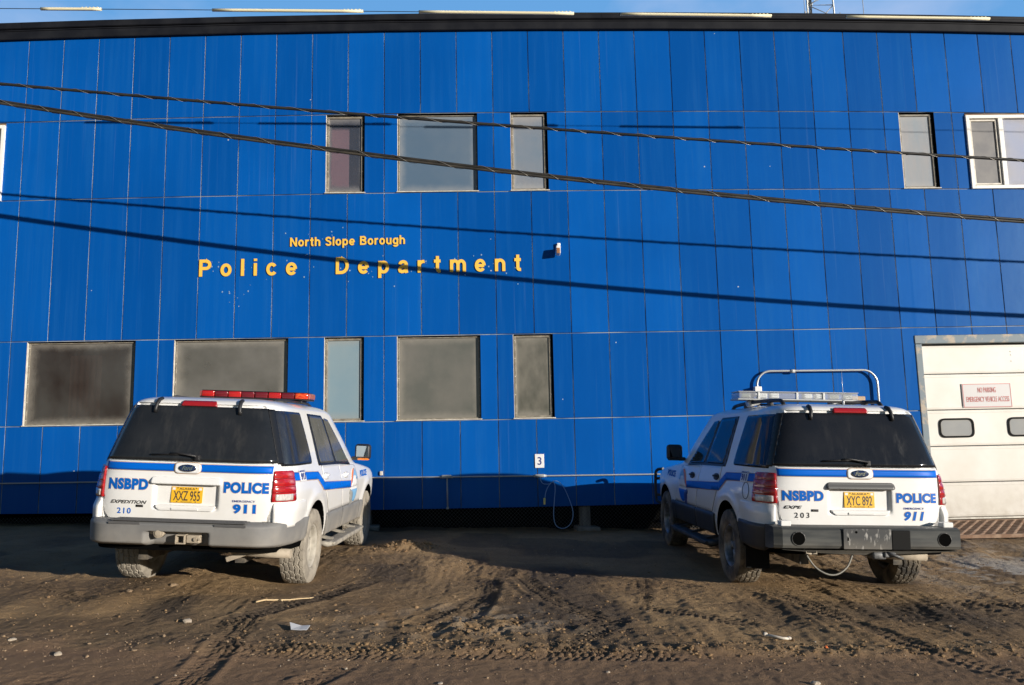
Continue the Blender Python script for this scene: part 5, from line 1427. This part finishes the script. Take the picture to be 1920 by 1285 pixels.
# ---- tail ends
def grey_tail(root, paint, clad):
    Q = Part()
    zlo, zhi = .475, .715
    sa = s_y(.90, .55)
    def boff(s, z):
        a = abs(s); side = min(1, max(0, (a - .66) / (sa - .66)))
        base = .125 * (1 - float(sstep(.68, 1.02, a))) + .022 * (1 - side) + .012
        edge = float(sstep(zlo - .001, zlo + .045, z)) * .55 + .45
        top = float(sstep(zhi + .001, zhi - .030, z)) * .5 + .5
        cut_ = 1.0
        if a < .30 and z < .620: cut_ = 1 - .62 * float(sstep(.30, .27, a)) * float(sstep(.630, .605, z))
        return base * min(edge, top) * cut_ + .004
    patch(Q, round_poly([(-sa, zlo + .01), (sa, zlo + .01), (sa, zhi), (-sa, zhi)], [.04, .04, .01, .01], 5), .022, boff, .12, sy=.012)
    bo = Q.build("bumper", [clad], root)
    Q = Part(); Q.box((0, F_YR(.66) - .075, .712), (1.28, .15, .016), bevel=.006)
    for k in range(4): Q.box((0, F_YR(.66) - .020 - .032 * k, .722), (1.22, .010, .006))
    Q.build("step_pad", [M['charcoal']], bo)
    for sx in (-1, 1):
        Q = Part(); Q.box((sx * .50, F_YR(.6) - .167, .687), (.30, .008, .024), bevel=.003); Q.build("bumper_trim", [M['charcoal']], bo)
    Q = Part(); y = F_YR(.5) - .055
    Q.box((.02, y - .055, .645), (.50, .10, .060), bevel=.02); Q.box((.02, y + .02, .560), (.56, .03, .10), bevel=.006); Q.box((.315, y - .045, .575), (.04, .10, .14), rot=(0, R(-24), 0), bevel=.008)
    Q.build("hitch_cover", [M['charcoal']], bo)
    Q = Part()
    yb = y - .06
    for (cx_, cz_, a_, b_) in ((.035, .588, .088, .012), (.035, .512, .088, .012)): Q.box((cx_, yb + .06, cz_), (a_, .22, b_), bevel=.003)
    for sx in (-1, 1): Q.box((.035 + sx * .040, yb + .06, .55), (.012, .22, .064), bevel=.003)
    Q.box((.15, yb + .04, .552), (.13, .14, .075), bevel=.012); Q.cyl((.18, yb - .05, .555), (.18, yb, .555), .018, 10); Q.cyl((.215, yb - .05, .555), (.215, yb, .555), .012, 8)
    Q.cyl((-.175, yb - .045, .60), (-.175, yb + .03, .60), .045, 14); Q.cyl((-.175, yb - .055, .60), (-.175, yb - .02, .60), .028, 12); Q.box((-.24, yb + .01, .615), (.05, .05, .06), bevel=.01)
    Q.tube([(-.25, yb, .64), (-.12, yb - .02, .625), (.05, yb - .02, .615), (.22, yb, .61)], .009, 6)
    Q.build("tow_hitch", [M['mudsteel']], root)
    Q = Part(); Q.tube([(.30, 1.0, .40), (.42, .42, .40), (.62, .34, .405), (1.0, .33, .405)], .045, 14); Q.box((.46, .34, .36), (.20, .03, .05), rot=(0, R(-20), 0), bevel=.008); Q.box((.44, .33, .43), (.05, .04, .08), bevel=.01)
    Q.build("exhaust", [M['mudsteel']], root)
    # light bar: red lens modules on two feet
    lb = Part(); bx, by, bz = .02, 2.02, 2.005
    lb.box((bx, by, bz - .042), (1.30, .28, .016), bevel=.006); lb.box((bx, by, bz + .040), (1.27, .26, .008), bevel=.003)
    for sx in (-1, 1): lb.box((bx + sx * .52, by, 1.94), (.10, .22, .045), bevel=.012)
    lo = lb.build("light_bar", [M['blackplastic']], root)
    w = 1.28 / 8
    for k in range(8):
        Q = Part(); Q.box((bx - .64 + w * (k + .5), by, bz), (w - .010, .27, .070), bevel=.010, seg=3, smooth=True)
        Q.build("lens_module", [M['redbright'] if k in (0, 2, 5) else M['redglint'] if k == 7 else M['reddark']], lo)
    for sx in (-1, 1):
        Q = Part(); Q.box((bx + sx * .648, by, bz), (.03, .25, .068), bevel=.012); Q.build("end_cap", [M['redclear']], lo)
    for sx in (-1, 1):
        Q = Part(); pts = [(sx * .70, y_, 1.925 - .0) for y_ in (.95, 1.05, 1.5, 2.0, 2.35, 2.45)]
        pts = [(sx * .56, y_, 1.900 + .026 * (1 if 1.0 < y_ < 2.4 else 0)) for y_ in (.90, 1.05, 1.5, 2.0, 2.3, 2.42)]
        Q.tube(pts, .014, 8); Q.build("roof_rail", [M['blackplastic']], root)

def black_tail(root, paint, clad):
    Q = Part()
    # folded steel beam with chamfered top edge
    prof = [(.16, .706), (-.020, .706), (-.058, .700), (-.074, .680), (-.078, .535), (-.064, .508), (.05, .488), (.16, .488)]
    xs = [-.955, -.90, -.30, -.298, .178, .18, .86, .93]
    def sect(x): 
        d = .05 * max(0, (abs(x) - .86) / .1)
        return [(x, y + d, z) for y, z in prof]
    n = len(prof); ss = [sect(x) for x in (-.945, -.87, .80, .855)]
    Q.add([v for s_ in ss for v in s_], [(i * n + k, i * n + (k + 1) % n, (i + 1) * n + (k + 1) % n, (i + 1) * n + k) for i in range(3) for k in range(n)] + [tuple(range(n)), tuple(range(3 * n, 4 * n))])
    bo = Q.build("bumper", [M['bumpersteel']], root)
    Q = Part(); Q.box((-.055, -.081, .600), (.47, .016, .190), bevel=.004); Q.build("bumper_plate", [M['scuffed']], bo)
    Q = Part(); Q.box((.268, -.083, .592), (.185, .022, .185), bevel=.045, seg=4); Q.build("step_pad", [M['rubber']], bo)
    Q = Part(); Q.box((-.245, -.0905, .60), (.012, .003, .03)); Q.cyl((-.165, -.088, .665), (-.165, -.0915, .665), .012, 10); Q.build("bolt_hole", [M['dark']], bo)
    for hx in (-.72, .700):
        Q = Part(); Q.cyl((hx, -.0785, .598), (hx, -.074, .598), .062, 28); Q.build("lamp_hole_shade", [M['dark']], bo)  # flat black disc for the hole's shade, no recess cut
        Q = Part()
        ring = [(hx + .064 * math.cos(t), -.079, .598 + .064 * math.sin(t)) for t in np.linspace(0, 2 * math.pi, 30)]
        Q.tube(ring, .0035, 6, cap=False); Q.build("hole_rim", [M['scuffed']], bo)
    Q = Part(); Q.add([(-.86, -.05, .49), (.86, -.05, .49), (.30, -.01, .452), (-.05, .0, .440), (-.45, -.01, .455), (-.86, .12, .49), (.86, .12, .49), (-.05, .12, .440)], [(0, 1, 2, 3, 4), (0, 4, 3, 7, 5), (1, 6, 7, 3, 2)]); Q.build("bumper_apron", [M['bumpersteel']], bo)
    for sx in (-1, 1):
        Q = Part(); sa0, sa1 = abs(s_x(.87, .55)), abs(s_y(.84, .55))
        def off(s, z): return .012 + .075 * (1 - min(1, max(0, (abs(s) - sa0) / (sa1 - sa0)))) ** 1.1
        patch(Q, round_poly([(sx * sa0, .46), (sx * sa1, .46), (sx * (sa1 - .03), .70), (sx * sa0, .70)], .02, 3), .03, off, .06); Q.build("bumper_end", [clad], root)
        Q = Part(); Q.box((sx * .80, .07, .728), (.10, .10, .05), bevel=.008); Q.build("bumper_bracket", [paint], root)
        if sx > 0: continue
        Q = Part(); Q.box((sx * .84, .73, .335), (.25, .014, .28), bevel=.005); Q.build("mud_flap", [M['rubber']], root)
    Q = Part(); Q.box((.08, .03, .440), (.14, .16, .07), bevel=.02, smooth=True); Q.box((.17, -.045, .452), (.11, .05, .05), bevel=.012); Q.tube([(.14, -.06, .47), (.22, -.10, .445), (.27, -.09, .425), (.25, -.04, .43), (.19, -.03, .45)], .014, 8)
    Q.build("tow_hitch", [M['greysteel']], root)
    Q = Part(); Q.tube([(.18, .32, .42), (.30, .17, .42), (.62, .12, .415)], .043, 16); Q.build("exhaust", [M['mudsteel']], root)
    Q = Part()
    c = spline([Vector(v) for v in ((-.62, .05, .50), (-.60, .02, .42), (-.53, 0, .32), (-.43, -.02, .262), (-.33, -.02, .262), (-.23, 0, .32), (-.17, .03, .40), (-.13, .06, .48))], 8)
    Q.tube(c, .0085, 8); Q.build("trailer_cable", [M['greycable']], root)
    for sx in (-1, 1):
        Q = Part(); Q.tube([(-.58 + sx * .05, -.02, .485), (-.58 + sx * .05, -.03, .455), (-.58 - sx * .0, -.03, .452)], .008, 6); Q.build("chain_loop", [M['mudsteel']], root)
    # clear light bar
    lb = Part(); bx, by, bz = -.01, 1.74, 2.045
    lb.box((bx, by, bz - .045), (1.46, .30, .018), bevel=.006); lb.box((bx, by, bz + .046), (1.44, .29, .010), bevel=.004)
    for sx in (-1, 1): lb.box((bx + sx * .50, by, 1.965), (.14, .16, .075), rot=(0, sx * R(18), 0), bevel=.02)
    for k in (-.02, .30, -.48): lb.box((bx + k, by - .146, bz), (.025, .012, .085), bevel=.003)
    lo = lb.build("light_bar", [M['pipe']], root)
    Q = Part(); Q.box((bx, by, bz), (1.44, .285, .080), bevel=.02, seg=3, smooth=True); Q.build("lens_cover", [M['clearlens']], lo)
    for k, xx in enumerate((-.62, -.42, -.28, .12, .26, .44, .60)):
        Q = Part(); Q.box((bx + xx, by - .09, bz), (.105, .08, .060), bevel=.012, seg=3)
        for zz in (-.014, .008): Q.box((bx + xx, by - .134, bz + zz), (.075, .012, .010), bevel=.003)
        Q.build("lamp_module", [M['chrome'] if k in (0, 5, 6) else M['whitebright']], lo)
    Q = Part(); Q.box((bx + .80, by + .10, bz - .012), (.17, .16, .065), bevel=.012); Q.build("end_lamp", [M['tan']], lo)
    for sx in (-1, 1):
        Q = Part()
        pts = [(sx * .53, .70, 1.895), (sx * .53, .76, 1.935), (sx * .53, .88, 1.955), (sx * .54, 1.5, 1.965), (sx * .54, 2.25, 1.945), (sx * .53, 2.43, 1.905), (sx * .53, 2.46, 1.88)]
        Q.tube(spline([Vector(v) for v in pts], 5), .022, 10)
        for yy in (1.1, 1.9): Q.box((sx * .535, yy, 1.93), (.045, .10, .06), bevel=.012)
        Q.build("roof_rail", [M['blackplastic']], root)
    for yy in (1.05, 2.1):
        Q = Part(); Q.box((0, yy, 1.958), (1.06, .055, .022), bevel=.008); Q.build("crossbar", [M['blackplastic']], root)
    Q = Part(); Q.cyl((.16, .80, 1.915), (.16, .80, 1.965), .012, 10); Q.tube([(.16, .80, 1.96), (.15, .80, 2.28)], .0035, 6, r2=.002); Q.build("whip_antenna", [M['pipe']], root)
    # fuel flap on the left side
    Q = Part(); s0 = -s_y(.62, 1.0)
    def ring_off(o): return o
    pts = [surf(s0 + .088 * math.cos(t), 1.0 + .085 * math.sin(t), .004) for t in np.linspace(0, 2 * math.pi, 34)]
    Q.tube(pts, .0028, 6, cap=False); Q.build("fuel_flap", [M['lineddark']], root)
    # push bar at the nose
    for sx in (-1, 1):
        Q = Part(); Q.tube(spline([Vector(v) for v in ((sx * .80, 4.95, .50), (sx * .90, 5.18, .52), (sx * .92, 5.26, .62), (sx * .92, 5.27, .93), (sx * .90, 5.22, 1.02), (sx * .84, 5.08, 1.04))], 6), .024, 10); Q.build("push_bar", [M['blackplastic']], root)
    Q = Part()
    for zz in (.62, .88): Q.tube([(-.92, 5.265, zz), (.92, 5.265, zz)], .022, 10)
    Q.build("push_bar_cross", [M['blackplastic']], root)

M['charcoal'] = mat("charcoal_plastic", (0.085, 0.085, 0.088), 0.6, spec=.25, dirt=(DUST, .40, .72, .35))
M['redbright'] = mat("bright_red_lens", (0.46, 0.012, 0.011), 0.12, coat=1)
M['reddark'] = mat("dark_red_lens", (0.15, 0.008, 0.014), 0.12, coat=1)
M['redglint'] = mat("glint_red_lens", (0.66, 0.035, 0.012), 0.12, coat=1, col2=(0.95, 0.22, 0.03), lo=.52, hi=.62, nscale=26, stretch=(.6, 1, 3))  # red lens with an orange sun glint put into its colour
M['redclear'] = mat("pinkish_end_lens", (0.42, 0.10, 0.09), 0.15, coat=1)
M['bumpersteel'] = mat("worn_black_steel", (0.040, 0.044, 0.046), 0.5, spec=.2, col2=(0.075, 0.078, 0.075), nscale=5, stretch=(.5, 1, 4), dirt=(DUST, .46, .60, .28))
M['scuffed'] = mat("scuffed_steel", (0.060, 0.062, 0.064), 0.55, spec=.2, col2=(0.36, 0.35, 0.33), nscale=11, lo=.55, hi=.68, stretch=(2.5, 1, .8), dirt=(DUST, .46, .62, .4))
M['greysteel'] = mat("bare_grey_steel", (0.20, 0.20, 0.20), 0.5, metal=.3, col2=(0.06, 0.06, 0.06), nscale=9)
M['greycable'] = mat("grey_cable", (0.22, 0.21, 0.18), 0.6)
M['whitebright'] = mat("white_reflector", (0.80, 0.80, 0.78), 0.2, coat=.5)
M['tan'] = mat("tan_side_lens", (0.46, 0.33, 0.22), 0.3, coat=.5)
_m2, _n, _l, _b = _nodes("clear_cover_lens")
_b.inputs["Base Color"].default_value = (.80, .82, .84, 1); _b.inputs["Roughness"].default_value = .08
_t = _n.new("ShaderNodeBsdfTransparent"); _t.inputs[0].default_value = (.86, .88, .90, 1); _x = _n.new("ShaderNodeMixShader"); _x.inputs[0].default_value = .70
_l.new(_b.outputs[0], _x.inputs[1]); _l.new(_t.outputs[0], _x.inputs[2]); _l.new(_x.outputs[0], _n["Material Output"].inputs[0])
M['clearlens'] = _m2

def wheel_objects(tyre_m, rim_ms, hub_m, alloy):
    h, t, r_ = make_wheel(None, None, None, alloy)
    ho = h.build("wheel", [hub_m]); to = t.build("tyre", [tyre_m], ho); ro = r_.build("rim", rim_ms, ho)
    return [ho, to, ro]
dusty_tyre = mat("dusty_tyre", (0.33, 0.295, 0.24), 0.9, col2=(0.22, 0.195, 0.16), nscale=9, bump=(60, .3))
dark_tyre = mat("dark_tyre", (0.040, 0.037, 0.033), 0.85, col2=(0.20, 0.165, 0.12), nscale=6, lo=.38, hi=.62)
steel_rim = mat("dusty_steel_wheel", (0.40, 0.37, 0.315), 0.75, col2=(0.31, 0.285, 0.24), nscale=14)
alloy_rim = mat("grey_alloy_wheel", (0.30, 0.31, 0.33), 0.4, metal=.6, col2=(0.16, 0.155, 0.145), nscale=10)
car_a = dict(pose=CARS[0], kind='dusty', label="dusty white police SUV numbered 210 with grey bumper and red light bar",
             paint=car_paint("dusty", .48, (0.50, 0.42, 0.31)), clad=mat("grey_bumper_plastic", (0.165, 0.165, 0.165), 0.6, spec=.25, col2=(0.21, 0.207, 0.20), nscale=4, dirt=((0.42, 0.36, 0.28), .40, .66, .45)),
             tyre=dusty_tyre, rim=steel_rim, glass=glass_mat("tinted_rear_glass", (0.014, 0.016, 0.019), (0.026, 0.028, 0.031), .10, .14), sideglass=glass_mat("dusty_side_glass", (0.075, 0.078, 0.072), (0.13, 0.125, 0.11), .14, .5),
             visor=None, handle=None, board=mat("dusty_step", (0.36, 0.33, 0.275), .7, col2=(0.22, 0.20, 0.17), nscale=9), plate="XXZ 955", tail=grey_tail, wheel=wheel_objects(dusty_tyre, [steel_rim, M['dark']], steel_rim, False))
car_a['visor'] = [car_a['paint']]; car_a['handle'] = car_a['paint']
car_a['clad'].name = "grey_bumper_plastic"
car_b = dict(pose=CARS[1], kind='clean', label="white police SUV numbered 203 with black steel bumper, roof rails and clear light bar",
             paint=car_paint("clean", .32, (0.46, 0.40, 0.32)), clad=mat("black_cladding", (0.022, 0.022, 0.023), 0.5, col2=(0.04, 0.038, 0.035), nscale=5),
             tyre=dark_tyre, rim=alloy_rim, glass=glass_mat("dark_tinted_glass", (0.010, 0.011, 0.014), (0.018, 0.018, 0.020), .06, .04), sideglass=glass_mat("dark_side_glass", (0.010, 0.012, 0.015), (0.018, 0.020, 0.022), .06, .06),
             visor=[mat("dark_grey_visor", (0.10, 0.10, 0.10), 0.4, metal=.2)], handle=M['blackplastic'], board=mat("black_step", (0.025, 0.025, 0.025), .6, col2=(0.06, 0.055, 0.05), nscale=8), plate="XYC 892", tail=black_tail, wheel=wheel_objects(dark_tyre, [alloy_rim, M['dark']], alloy_rim, True))
build_car(car_a)
build_car(car_b)

# ================================================================== GROUND CLUTTER
# grating in front of the overhead door
q = Part()
gy0, gy1, gx0, gx1 = -1.25, Y0 - .02, 5.55, 10.4
def gzz(x, y): return -.085 - .03 * (gy1 - y) / (gy1 - gy0)
y = gy0
nb = 0
cell_x, cell_y = .16, .105
ncx, ncy = int((gx1 - gx0) / cell_x), int((gy1 - gy0) / cell_y)
for j in range(ncy + 1):                                # flattened diamonds of expanded metal
    yy = gy0 + j * cell_y
    if yy > gy1 - .02: break
    pts = []
    for i in range(ncx * 2 + 1):
        xx = gx0 + i * cell_x / 2
        pts.append((xx, yy + (.034 if (i + j) % 2 else -.012)))
    h = .013
    vs = [(x, y, gzz(0, yy) + (.006 if k % 2 else 0)) for k, (x, y) in enumerate(pts)] + [(x, y + .030, gzz(0, yy) + (.006 if k % 2 else 0)) for k, (x, y) in enumerate(pts)] + [(x, y, gzz(0, yy) - h) for x, y in pts]
    m = len(pts)
    q.add(vs, [(k, k + 1, m + k + 1, m + k) for k in range(m - 1)] + [(k, 2 * m + k, 2 * m + k + 1, k + 1) for k in range(m - 1)])
for xx in (gx0, gx1 - .05): q.box((xx + .02, (gy0 + gy1) / 2, -.115), (.05, gy1 - gy0 + .06, .05))
q.box(((gx0 + gx1) / 2, gy0 - .03, -.125), (gx1 - gx0, .04, .05)); q.box(((gx0 + gx1) / 2, gy1 - .03, -.10), (gx1 - gx0, .06, .05))
tag(q.build("metal_grating", M['grate'], recalc=False), "rusty brown metal grating laid as a ramp at the foot of the overhead door", "grating")
# stick, paper, scrap
q = Part(); pts = [(-2.88, -5.43), (-2.82, -5.36), (-2.72, -5.31), (-2.62, -5.26), (-2.52, -5.20), (-2.44, -5.16), (-2.43, -5.09)]
q.tube([(x, y, gz(x, y) + .016 + .006 * math.sin(i * 1.9)) for i, (x, y) in enumerate(pts)], .008, 7, r2=.004)
q.tube([(-2.70, -5.30, gz(-2.7, -5.3) + .018), (-2.66, -5.36, gz(-2.66, -5.36) + .02)], .006, 6)
tag(q.build("stick", M['twig']), "dry tan stick lying on the dirt behind the left car", "stick")
q = Part(); z = gz(-2.27, -6.33)
q.add([(-2.36, -6.28, z + .055), (-2.33, -6.36, z + .016), (-2.26, -6.30, z + .030), (-2.27, -6.37, z + .012), (-2.19, -6.31, z + .034), (-2.20, -6.38, z + .014), (-2.36, -6.28, z + .051), (-2.33, -6.36, z + .012), (-2.26, -6.30, z + .026), (-2.27, -6.37, z + .008), (-2.19, -6.31, z + .030), (-2.20, -6.38, z + .010)],
      [(0, 1, 2), (1, 3, 2), (2, 3, 4), (3, 5, 4), (6, 8, 7), (7, 8, 9), (8, 10, 9), (9, 10, 11), (0, 6, 7, 1), (4, 5, 11, 10), (1, 7, 9, 3), (3, 9, 11, 5), (0, 2, 8, 6), (2, 4, 10, 8)])
tag(q.build("paper_scrap", M['paper']), "crumpled white paper scrap on the dirt near the road edge", "litter")
q = Part(); pts = [(1.43, -6.50), (1.45, -6.52), (1.48, -6.555), (1.53, -6.585), (1.575, -6.58)]
q.tube([(x, y, gz(x, y) + .016) for x, y in pts], .010, 7); q.box((1.425, -6.495, gz(1.42, -6.5) + .02), (.03, .025, .03), bevel=.008); q.box((1.585, -6.575, gz(1.58, -6.57) + .018), (.028, .03, .022), bevel=.008)
tag(q.build("litter_strip", M['bone']), "thin curled pale scrap on the dirt in front of the right car's tail", "litter")
def stone(r, seed, flat=.65):
    b = bmesh.new(); bmesh.ops.create_icosphere(b, subdivisions=2, radius=r)
    rs = random.Random(seed); ax = [Vector((rs.uniform(-1, 1), rs.uniform(-1, 1), rs.uniform(-1, 1))).normalized() for _ in range(7)]
    for v in b.verts:
        d = v.co.normalized(); k = 1 + .14 * rs.uniform(-1, 1) + sum(.16 * math.sin(3.1 * d.dot(a) + i) for i, a in enumerate(ax)) * .5
        v.co = Vector((v.co.x * k * 1.25, v.co.y * k, v.co.z * k * flat))
    P_ = Part(); P_.bm(b, 0, False); return P_
ST = [(-3.24, -6.11, .031, 'stone1', "pale stone standing out on the dirt behind the left car, left of the paper scrap"), (-3.98, -4.51, .034, 'stone2', "brown stone on the dirt under the left car's tail"),
      (1.37, -7.61, .024, 'stone1', "pale stone at the bottom edge of the road, right of the middle"), (-4.30, -6.73, .022, 'stone1', "pale stone at the far left on the road edge"),
      (-3.81, -7.01, .026, 'stone1', "flat pale stone on the road left of the left car's tail"), (-4.24, -4.93, .026, 'stone2', "small brown stone by the left car's left rear wheel"),
      (1.80, -6.75, .016, 'orange', "tiny orange pebble below the right car's tail")]
for i, (x, y, r_, mk, lb) in enumerate(ST):
    o = stone(r_, i).build("stone", M[mk], auto=35); o.location = (x, y, gz(x, y) + r_ * .18); o.rotation_euler = (0, 0, i * 1.3); tag(o, lb, "stone", "loose stones on the dirt")
# small gravel: uncountable
rg2 = np.random.RandomState(5)
b = bmesh.new(); bmesh.ops.create_icosphere(b, subdivisions=1, radius=1.0)
IV = np.array([v.co[:] for v in b.verts]); IFc = np.array([[v.index for v in f.verts] for f in b.faces]); b.free()
def grit(n, xs, ys, med, sig, top, mix):
    """(positions, radii, material) of a batch of stones"""
    r_ = np.minimum(top, med * np.exp(rg2.normal(0, sig, n)))
    return np.stack([xs, ys], 1), r_, (rg2.rand(n) > mix).astype(int)
BT = []
n = 900; BT.append(grit(n, rg2.uniform(-6, 6, n), -6.9 + rg2.normal(0, .30, n), .005, .5, .018, .06))
n = 600; BT.append(grit(n, rg2.uniform(-5.5, 5.5, n), rg2.uniform(-8.3, -6.6, n), .004, .5, .016, .12))
n = 2600; BT.append(grit(n, rg2.uniform(-7, 7.5, n), rg2.uniform(-6.9, -1.2, n), .004, .45, .013, .05))
n = 420; BT.append((np.stack([rg2.normal(-.8, .75, n), rg2.normal(-6.3, .30, n)], 1), np.minimum(.024, .0075 * np.exp(rg2.normal(0, .5, n))), np.full(n, 2)))
n = 1100; BT.append((np.stack([rg2.uniform(-2.5, 7, n), -6.83 + rg2.normal(0, .10, n)], 1), np.minimum(.026, .008 * np.exp(rg2.normal(0, .45, n))), np.full(n, 2)))
n = 350; BT.append((np.stack([rg2.normal(-1.87, .22, n), rg2.normal(-1.68, .2, n)], 1), np.minimum(.035, .011 * np.exp(rg2.normal(0, .5, n))), np.full(n, 2)))
n = 1200; BT.append((np.stack([rg2.uniform(-6, 7, n), rg2.uniform(-6.8, -2.5, n)], 1), np.minimum(.020, .007 * np.exp(rg2.normal(0, .4, n))), np.full(n, 2)))
pos = np.concatenate([t[0] for t in BT]); rad = np.concatenate([t[1] for t in BT]); mid = np.concatenate([t[2] for t in BT])
gzv = ground_height(pos[:, 0].copy(), pos[:, 1].copy())[0]
n = len(pos)
sc = np.stack([rg2.uniform(.8, 1.5, n), rg2.uniform(.7, 1.2, n), rg2.uniform(.45, .85, n)], 1) * rad[:, None]
V = IV[None] * rg2.uniform(.78, 1.2, (n, len(IV), 1)) * sc[:, None, :]
an = rg2.uniform(0, 6.28, n); ca_, sa_ = np.cos(an)[:, None], np.sin(an)[:, None]
V = np.stack([V[..., 0] * ca_ - V[..., 1] * sa_ + pos[:, 0:1], V[..., 0] * sa_ + V[..., 1] * ca_ + pos[:, 1:2], V[..., 2] + (gzv + rad * .2)[:, None]], -1)
F = (IFc[None] + (np.arange(n) * len(IV))[:, None, None]).reshape(-1, 3)
gme = bpy.data.meshes.new("gravel"); gme.from_pydata(V.reshape(-1, 3).tolist(), [], F.tolist())
for m_ in (M['stone1'], M['stone2'], mat("dirt_clod", (0.200, 0.130, 0.072), .95, spec=.1, col2=(0.30, 0.20, 0.11), nscale=20)): gme.materials.append(m_)
gme.polygons.foreach_set("material_index", np.repeat(mid, len(IFc)).astype(np.int32))
go_ = bpy.data.objects.new("gravel", gme); COL.objects.link(go_); tag(go_, kind="stuff")
